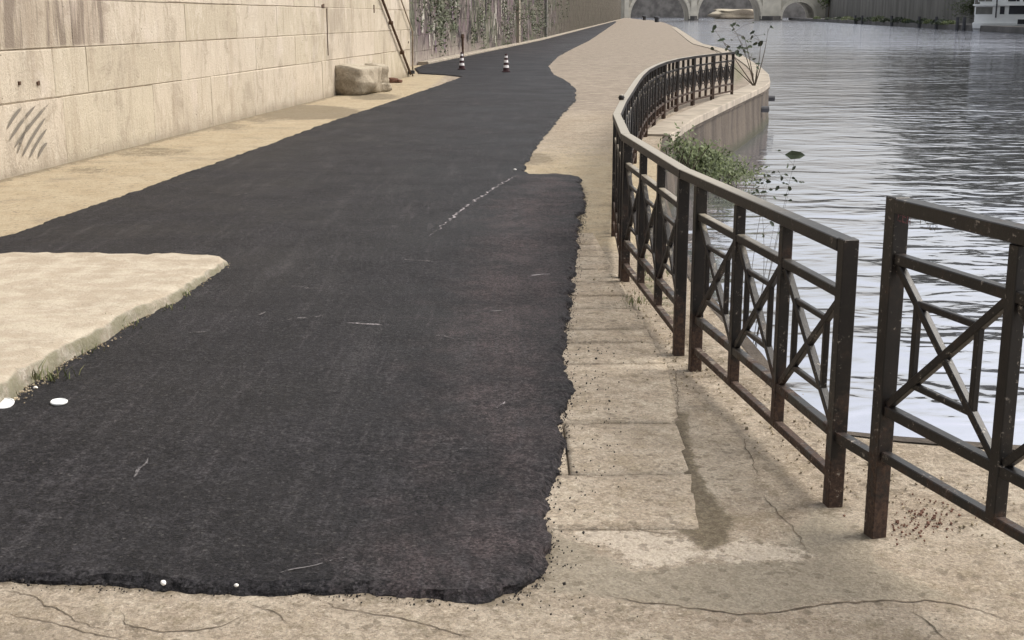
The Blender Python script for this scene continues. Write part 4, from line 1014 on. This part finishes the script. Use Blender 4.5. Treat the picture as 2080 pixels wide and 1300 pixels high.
o = mesh('far_wooded_bank', [(-80, 760, -3), (330, 760, -3), (330, 770, 26), (-80, 770, 26)], [(0, 1, 2, 3)], M['bankwall']); 
me = o.data; tag(o, None, kind='structure')
m = MB(); m.box((-80, 762, -3), (330, 800, 24)); o2 = m.build('distant_embankment', M['bridge_dark']); tag(o2, 'dark distant embankment seen through the bridge arches', kind='structure')
bpy.data.objects.remove(o)
# low gravel bank lit behind the second arch
o = rock('rubble_bank', (20, 8, 4), (aty(1505, 30, 560).x, 560, -1.3), 0, M['rock'], 'pale rubble bank seen through the middle arch of the bridge', 'rubble', 4.4, .35, 7)
blobtree(1683, 470, -1, 12, 4.5, 'dark tree growing in front of the bridge between its right arch and right pillar', 31, 900, .35, 'leaf')

# ------------------------------------------------------------------ right bank: low quay, main wall, shrubs, piles
BK = [wat(1975, 62.5), wat(1900, 57), wat(1800, 51), wat(1700, 45.5), wat(1640, 43)]
k0 = BK[0] + (BK[0] - BK[-1]).normalized() * 190; k1 = BK[-1] + (BK[-1] - BK[0]).normalized() * 60
db = (k1 - k0).normalized(); nb = Vector((db.y, -db.x, 0)) * (1)   # away from river (to +x)
def strip_box(name, off0, off1, z0, z1, mat, label=None, kind='structure'):
    V = []
    for z in (z0, z1):
        for (p, o_) in ((k0, off0), (k1, off0), (k1, off1), (k0, off1)): q = p + nb * o_; V.append((q.x, q.y, z))
    o = mesh(name, V, [(3, 2, 1, 0), (4, 5, 6, 7), (0, 1, 5, 4), (1, 2, 6, 5), (2, 3, 7, 6), (3, 0, 4, 7)], mat); return tag(o, label, kind=kind)
strip_box('far_quay', 0, 16, -3, -.35, M['pier'], 'low dark quay along the far right bank')
o = strip_box('far_embankment_wall', 12, 16, -.4, 10, M['bankwall'], None, None); tag(o, 'tall grey embankment wall on the right bank of the river', 'wall')
L = (k1 - k0).length; r = random.Random(21)
num = ['first', 'second', 'third', 'fourth', 'fifth', 'sixth', 'seventh', 'eighth', 'ninth', 'tenth', 'eleventh', 'twelfth', 'thirteenth', 'fourteenth', 'fifteenth', 'sixteenth']
sh = [1660, 1684, 1705, 1722, 1745, 1768, 1786, 1800, 1828, 1843, 1850, 1876, 1888, 1910, 1921, 1930]
for i, px in enumerate(sh):
    f = (px - 1640) / (1975 - 1640); d = 1 / ((1 - f) / BK[-1].y + f / BK[0].y); c = aty(px, 30, d + 3); m = MB(); rad = r.uniform(1.0, 1.9); hh = r.uniform(.45, .8)
    for _ in range(240):
        v = Vector((r.gauss(0, 1), r.gauss(0, 1), r.gauss(0, 1))).normalized(); q = Vector((v.x * rad * 1.1, v.y * rad, abs(v.z) * rad * hh)) * r.uniform(.7, 1); a = Vector((r.gauss(0, 1), r.gauss(0, 1), r.gauss(0, 1))).normalized() * .2; b = a.orthogonal().normalized() * .15
        m.add([q - a, q - b, q + a, q + b], [(0, 1, 2, 3)])
    o = m.build('bank_shrub', M['leaf_dark' if i % 3 else 'leaf']); o.location = (c.x, c.y, -.4)
    tag(o, 'low dark shrub below the far grey wall, the %s counting from the bridge' % num[i], 'shrub', 'shrubs along the far right bank')
for ip, px in enumerate((1738, 1752, 1812, 1868, 1903, 1946, 1960)):
    f = (px - 1640) / (1975 - 1640); d = 1 / ((1 - f) / BK[-1].y + f / BK[0].y); c = aty(px, 30, d - .8); m = MB(); m.tube([(0, 0, -2), (0, 0, 1.9)], [.3, .26], 8); o = m.build('mooring_pile', M['darkmetal']); o.location = (c.x, c.y, -1.0)
    tag(o, 'dark mooring pile by the far right bank, the %s counting from the bridge' % num[ip], 'pile', 'mooring piles on the right bank')
c = aty(1830, 14, 262); m = MB()
for _ in range(1500):
    v = Vector((r.gauss(0, 1.7), r.gauss(0, .5), r.gauss(0, 1.0))); a = Vector((r.gauss(0, 1), r.gauss(0, 1), r.gauss(0, 1))).normalized() * .16; b = a.orthogonal().normalized() * .1; m.add([v - a, v - b, v + a, v + b], [(0, 1, 2, 3)])
o = m.build('wall_bush', M['leaf']); q = k0 + db * ((c.y - k0.y) / db.y) + nb * 11.6; o.location = (q.x, q.y, c.z); tag(o, 'bright green bush growing out of the far grey embankment wall', 'bush')
# trees on top of the embankment whose reflections darken the river
labs = 'plane tree on the embankment top behind the grey wall, above the picture'
proto = None
for i in range(13):
    s_ = 25 + i * 24 + r.uniform(-5, 5); q = k0 + db * s_ + nb * (20 + r.uniform(-2, 2))
    if q.y < 60: pass
    if proto is None:
        proto = blobtree(1900, q.y, 8., 20, 11, labs, 77, 2600, 1.4); o = proto; o.location = (q.x, q.y, 8.)
    else:
        o = proto.copy(); C.objects.link(o); o.location = (q.x, q.y, 8.)
        for ch in proto.children: d_ = ch.copy(); C.objects.link(d_); d_.parent = o
    o.rotation_euler = (0, 0, r.uniform(0, 6)); s2 = r.uniform(.85, 1.15); o.scale = (s2, s2, s2)
    o['label'] = 'plane tree on the embankment top, the %s counting from the boat side' % num[i]; o['group'] = 'plane trees on the embankment'
m = MB()

# ------------------------------------------------------------------ river boat
def boat():
    d = 206.; Lx = aty(1976, 30, d).x; mp = aty(1977, 30, d).x - Lx; Zp = lambda py: aty(2000, py, d).z; X = lambda px: Lx + (px - 1976) * mp - Lx
    root = empty('river_boat', (Lx, d, WZ)); tag(root, 'white two deck river boat moored at the right bank with dark windows', 'boat'); z = lambda py: Zp(py) - WZ
    Wd = 13.; Ln = 22.
    def bx(name, a, b, mat, par=root, bv=.0): m = MB(); m.box(a, b); o = m.build(name, mat, par); 
    def bxo(name, a, b, mat, par=root):
        m = MB(); m.box(a, b); return m.build(name, mat, par)
    m = MB(); V = []
    for (zz, ins) in ((-.6, .8), (.15, .15), (z(47), 0.)):
        V += [(ins, ins, zz), (Wd - ins, ins, zz), (Wd - ins, Ln, zz), (ins, Ln, zz)]
    Fc = [(3, 2, 1, 0), (8, 9, 10, 11)]
    for l in (0, 4):
        for k in range(4): k2 = (k + 1) % 4; Fc.append((l + k, l + k2, l + k2 + 4, l + k + 4))
    m.add(V, Fc); m.build('hull', M['boatwhite'], root)
    bxo('hull_stripe', (-.02, -.03, .28), (Wd + .02, .01, .40), M['darkmetal'])
    bxo('lower_cabin', (.25, .4, z(47)), (Wd - .25, Ln - 1, z(11)), M['boatwhite'])
    bxo('deck_edge', (-.1, -.2, z(11.5)), (Wd + .1, Ln, z(8.5)), M['boatwhite'])
    bxo('upper_cabin', (.9, 1.2, z(8.5)), (Wd - .6, Ln - 2, z(8.5) + 2.3), M['boatwhite'])
    bxo('roof', (.5, .6, z(8.5) + 2.3), (Wd - .3, Ln - 1.6, z(8.5) + 2.5), M['boatwhite'])
    def win(x0, x1, y0, y1, mt='glass', yo=.4):
        w_ = bxo('window', (X(x0), yo - .05, z(y1)), (X(x1), yo - .01, z(y0)), M['boatwhite']); g = bxo('pane', (X(x0) + .08, yo - .07, z(y1) + .08), (X(x1) - .08, yo - .055, z(y0) - .08), M[mt], w_)
    win(1980, 2014, 13, 30, 'greyglass'); win(2026, 2037, 12, 30); win(2043, 2075, 9.6, 30); win(2077, 2110, 9.6, 30); win(2061, 2100, 38, 50, yo=.0)
    for (a, b) in ((1984, 2012), (2040, 2064), (2068, 2096)): win(a, b, -14, 4, 'greyglass' if a < 2000 else 'glass', 1.2)
    for k in range(9): bxo('railing_post', (.1 + k * 1.5, -.12, z(8.5)), (.16 + k * 1.5, -.06, z(8.5) + 1.0), M['boatwhite'])
    bxo('handrail', (-.05, -.13, z(8.5) + 1.0), (Wd, -.05, z(8.5) + 1.07), M['boatwhite'])
    m = MB(); m.tube([(X(2020), -.3, z(36)), (X(2020), -.3, z(36) + 8)], .12, 8); m.build('mast', M['darkmetal'], root)
    for k in range(5): win(0, 1, 0, 1) if False else None
    for k in range(6):   # side windows towards the river
        y0 = 1.5 + k * 3.2; w_ = bxo('window', (.19, y0, z(30)), (.24, y0 + 2.2, z(14)), M['boatwhite']); bxo('pane', (.17, y0 + .1, z(30) + .1), (.185, y0 + 2.1, z(14) - .1), M['greyglass'], w_)
    root.rotation_euler = (0, 0, -R(19.6))
    # dinghy
    e = empty('dinghy', (Lx + X(2040), d - 4, WZ)); tag(e, 'small dark covered dinghy moored in front of the white boat', 'dinghy')
    m = MB(); V = []; Fc = []
    for i in range(9):
        t = i / 8; ww = .9 * math.sin(math.pi * min(1, .15 + t * .75)) + .1
        for (yy_, zz) in ((-ww, .45), (-ww * .7, -.1), (ww * .7, -.1), (ww, .45), (0, .75)): V.append((t * 3.4, yy_ * .8, zz * .7))
        if i:
            for k in range(5): a = (i - 1) * 5 + k; b = (i - 1) * 5 + (k + 1) % 5; Fc.append((a, b, b + 5, a + 5))
    Fc += [(4, 3, 2, 1, 0), (40, 41, 42, 43, 44)]
    m.add(V, Fc); m.build('hull', M['tarp'], e)
boat()

# small things at the vanishing end of the quay
for (x, y, lb) in ((1309, 41, 'dark bollard at the far end of the quay, the left one'), (1334, 45, 'dark bollard at the far end of the quay, the right one')):
    p = at(x, y); z = zg(p.y); m = MB(); m.lathe([(.45, 0), (.45, .7), (.7, .8), (.6, 1.15), (.2, 1.25)], 10); o = m.build('bollard', M['darkmetal']); o.location = (p.x, p.y, z); tag(o, lb, 'bollard')
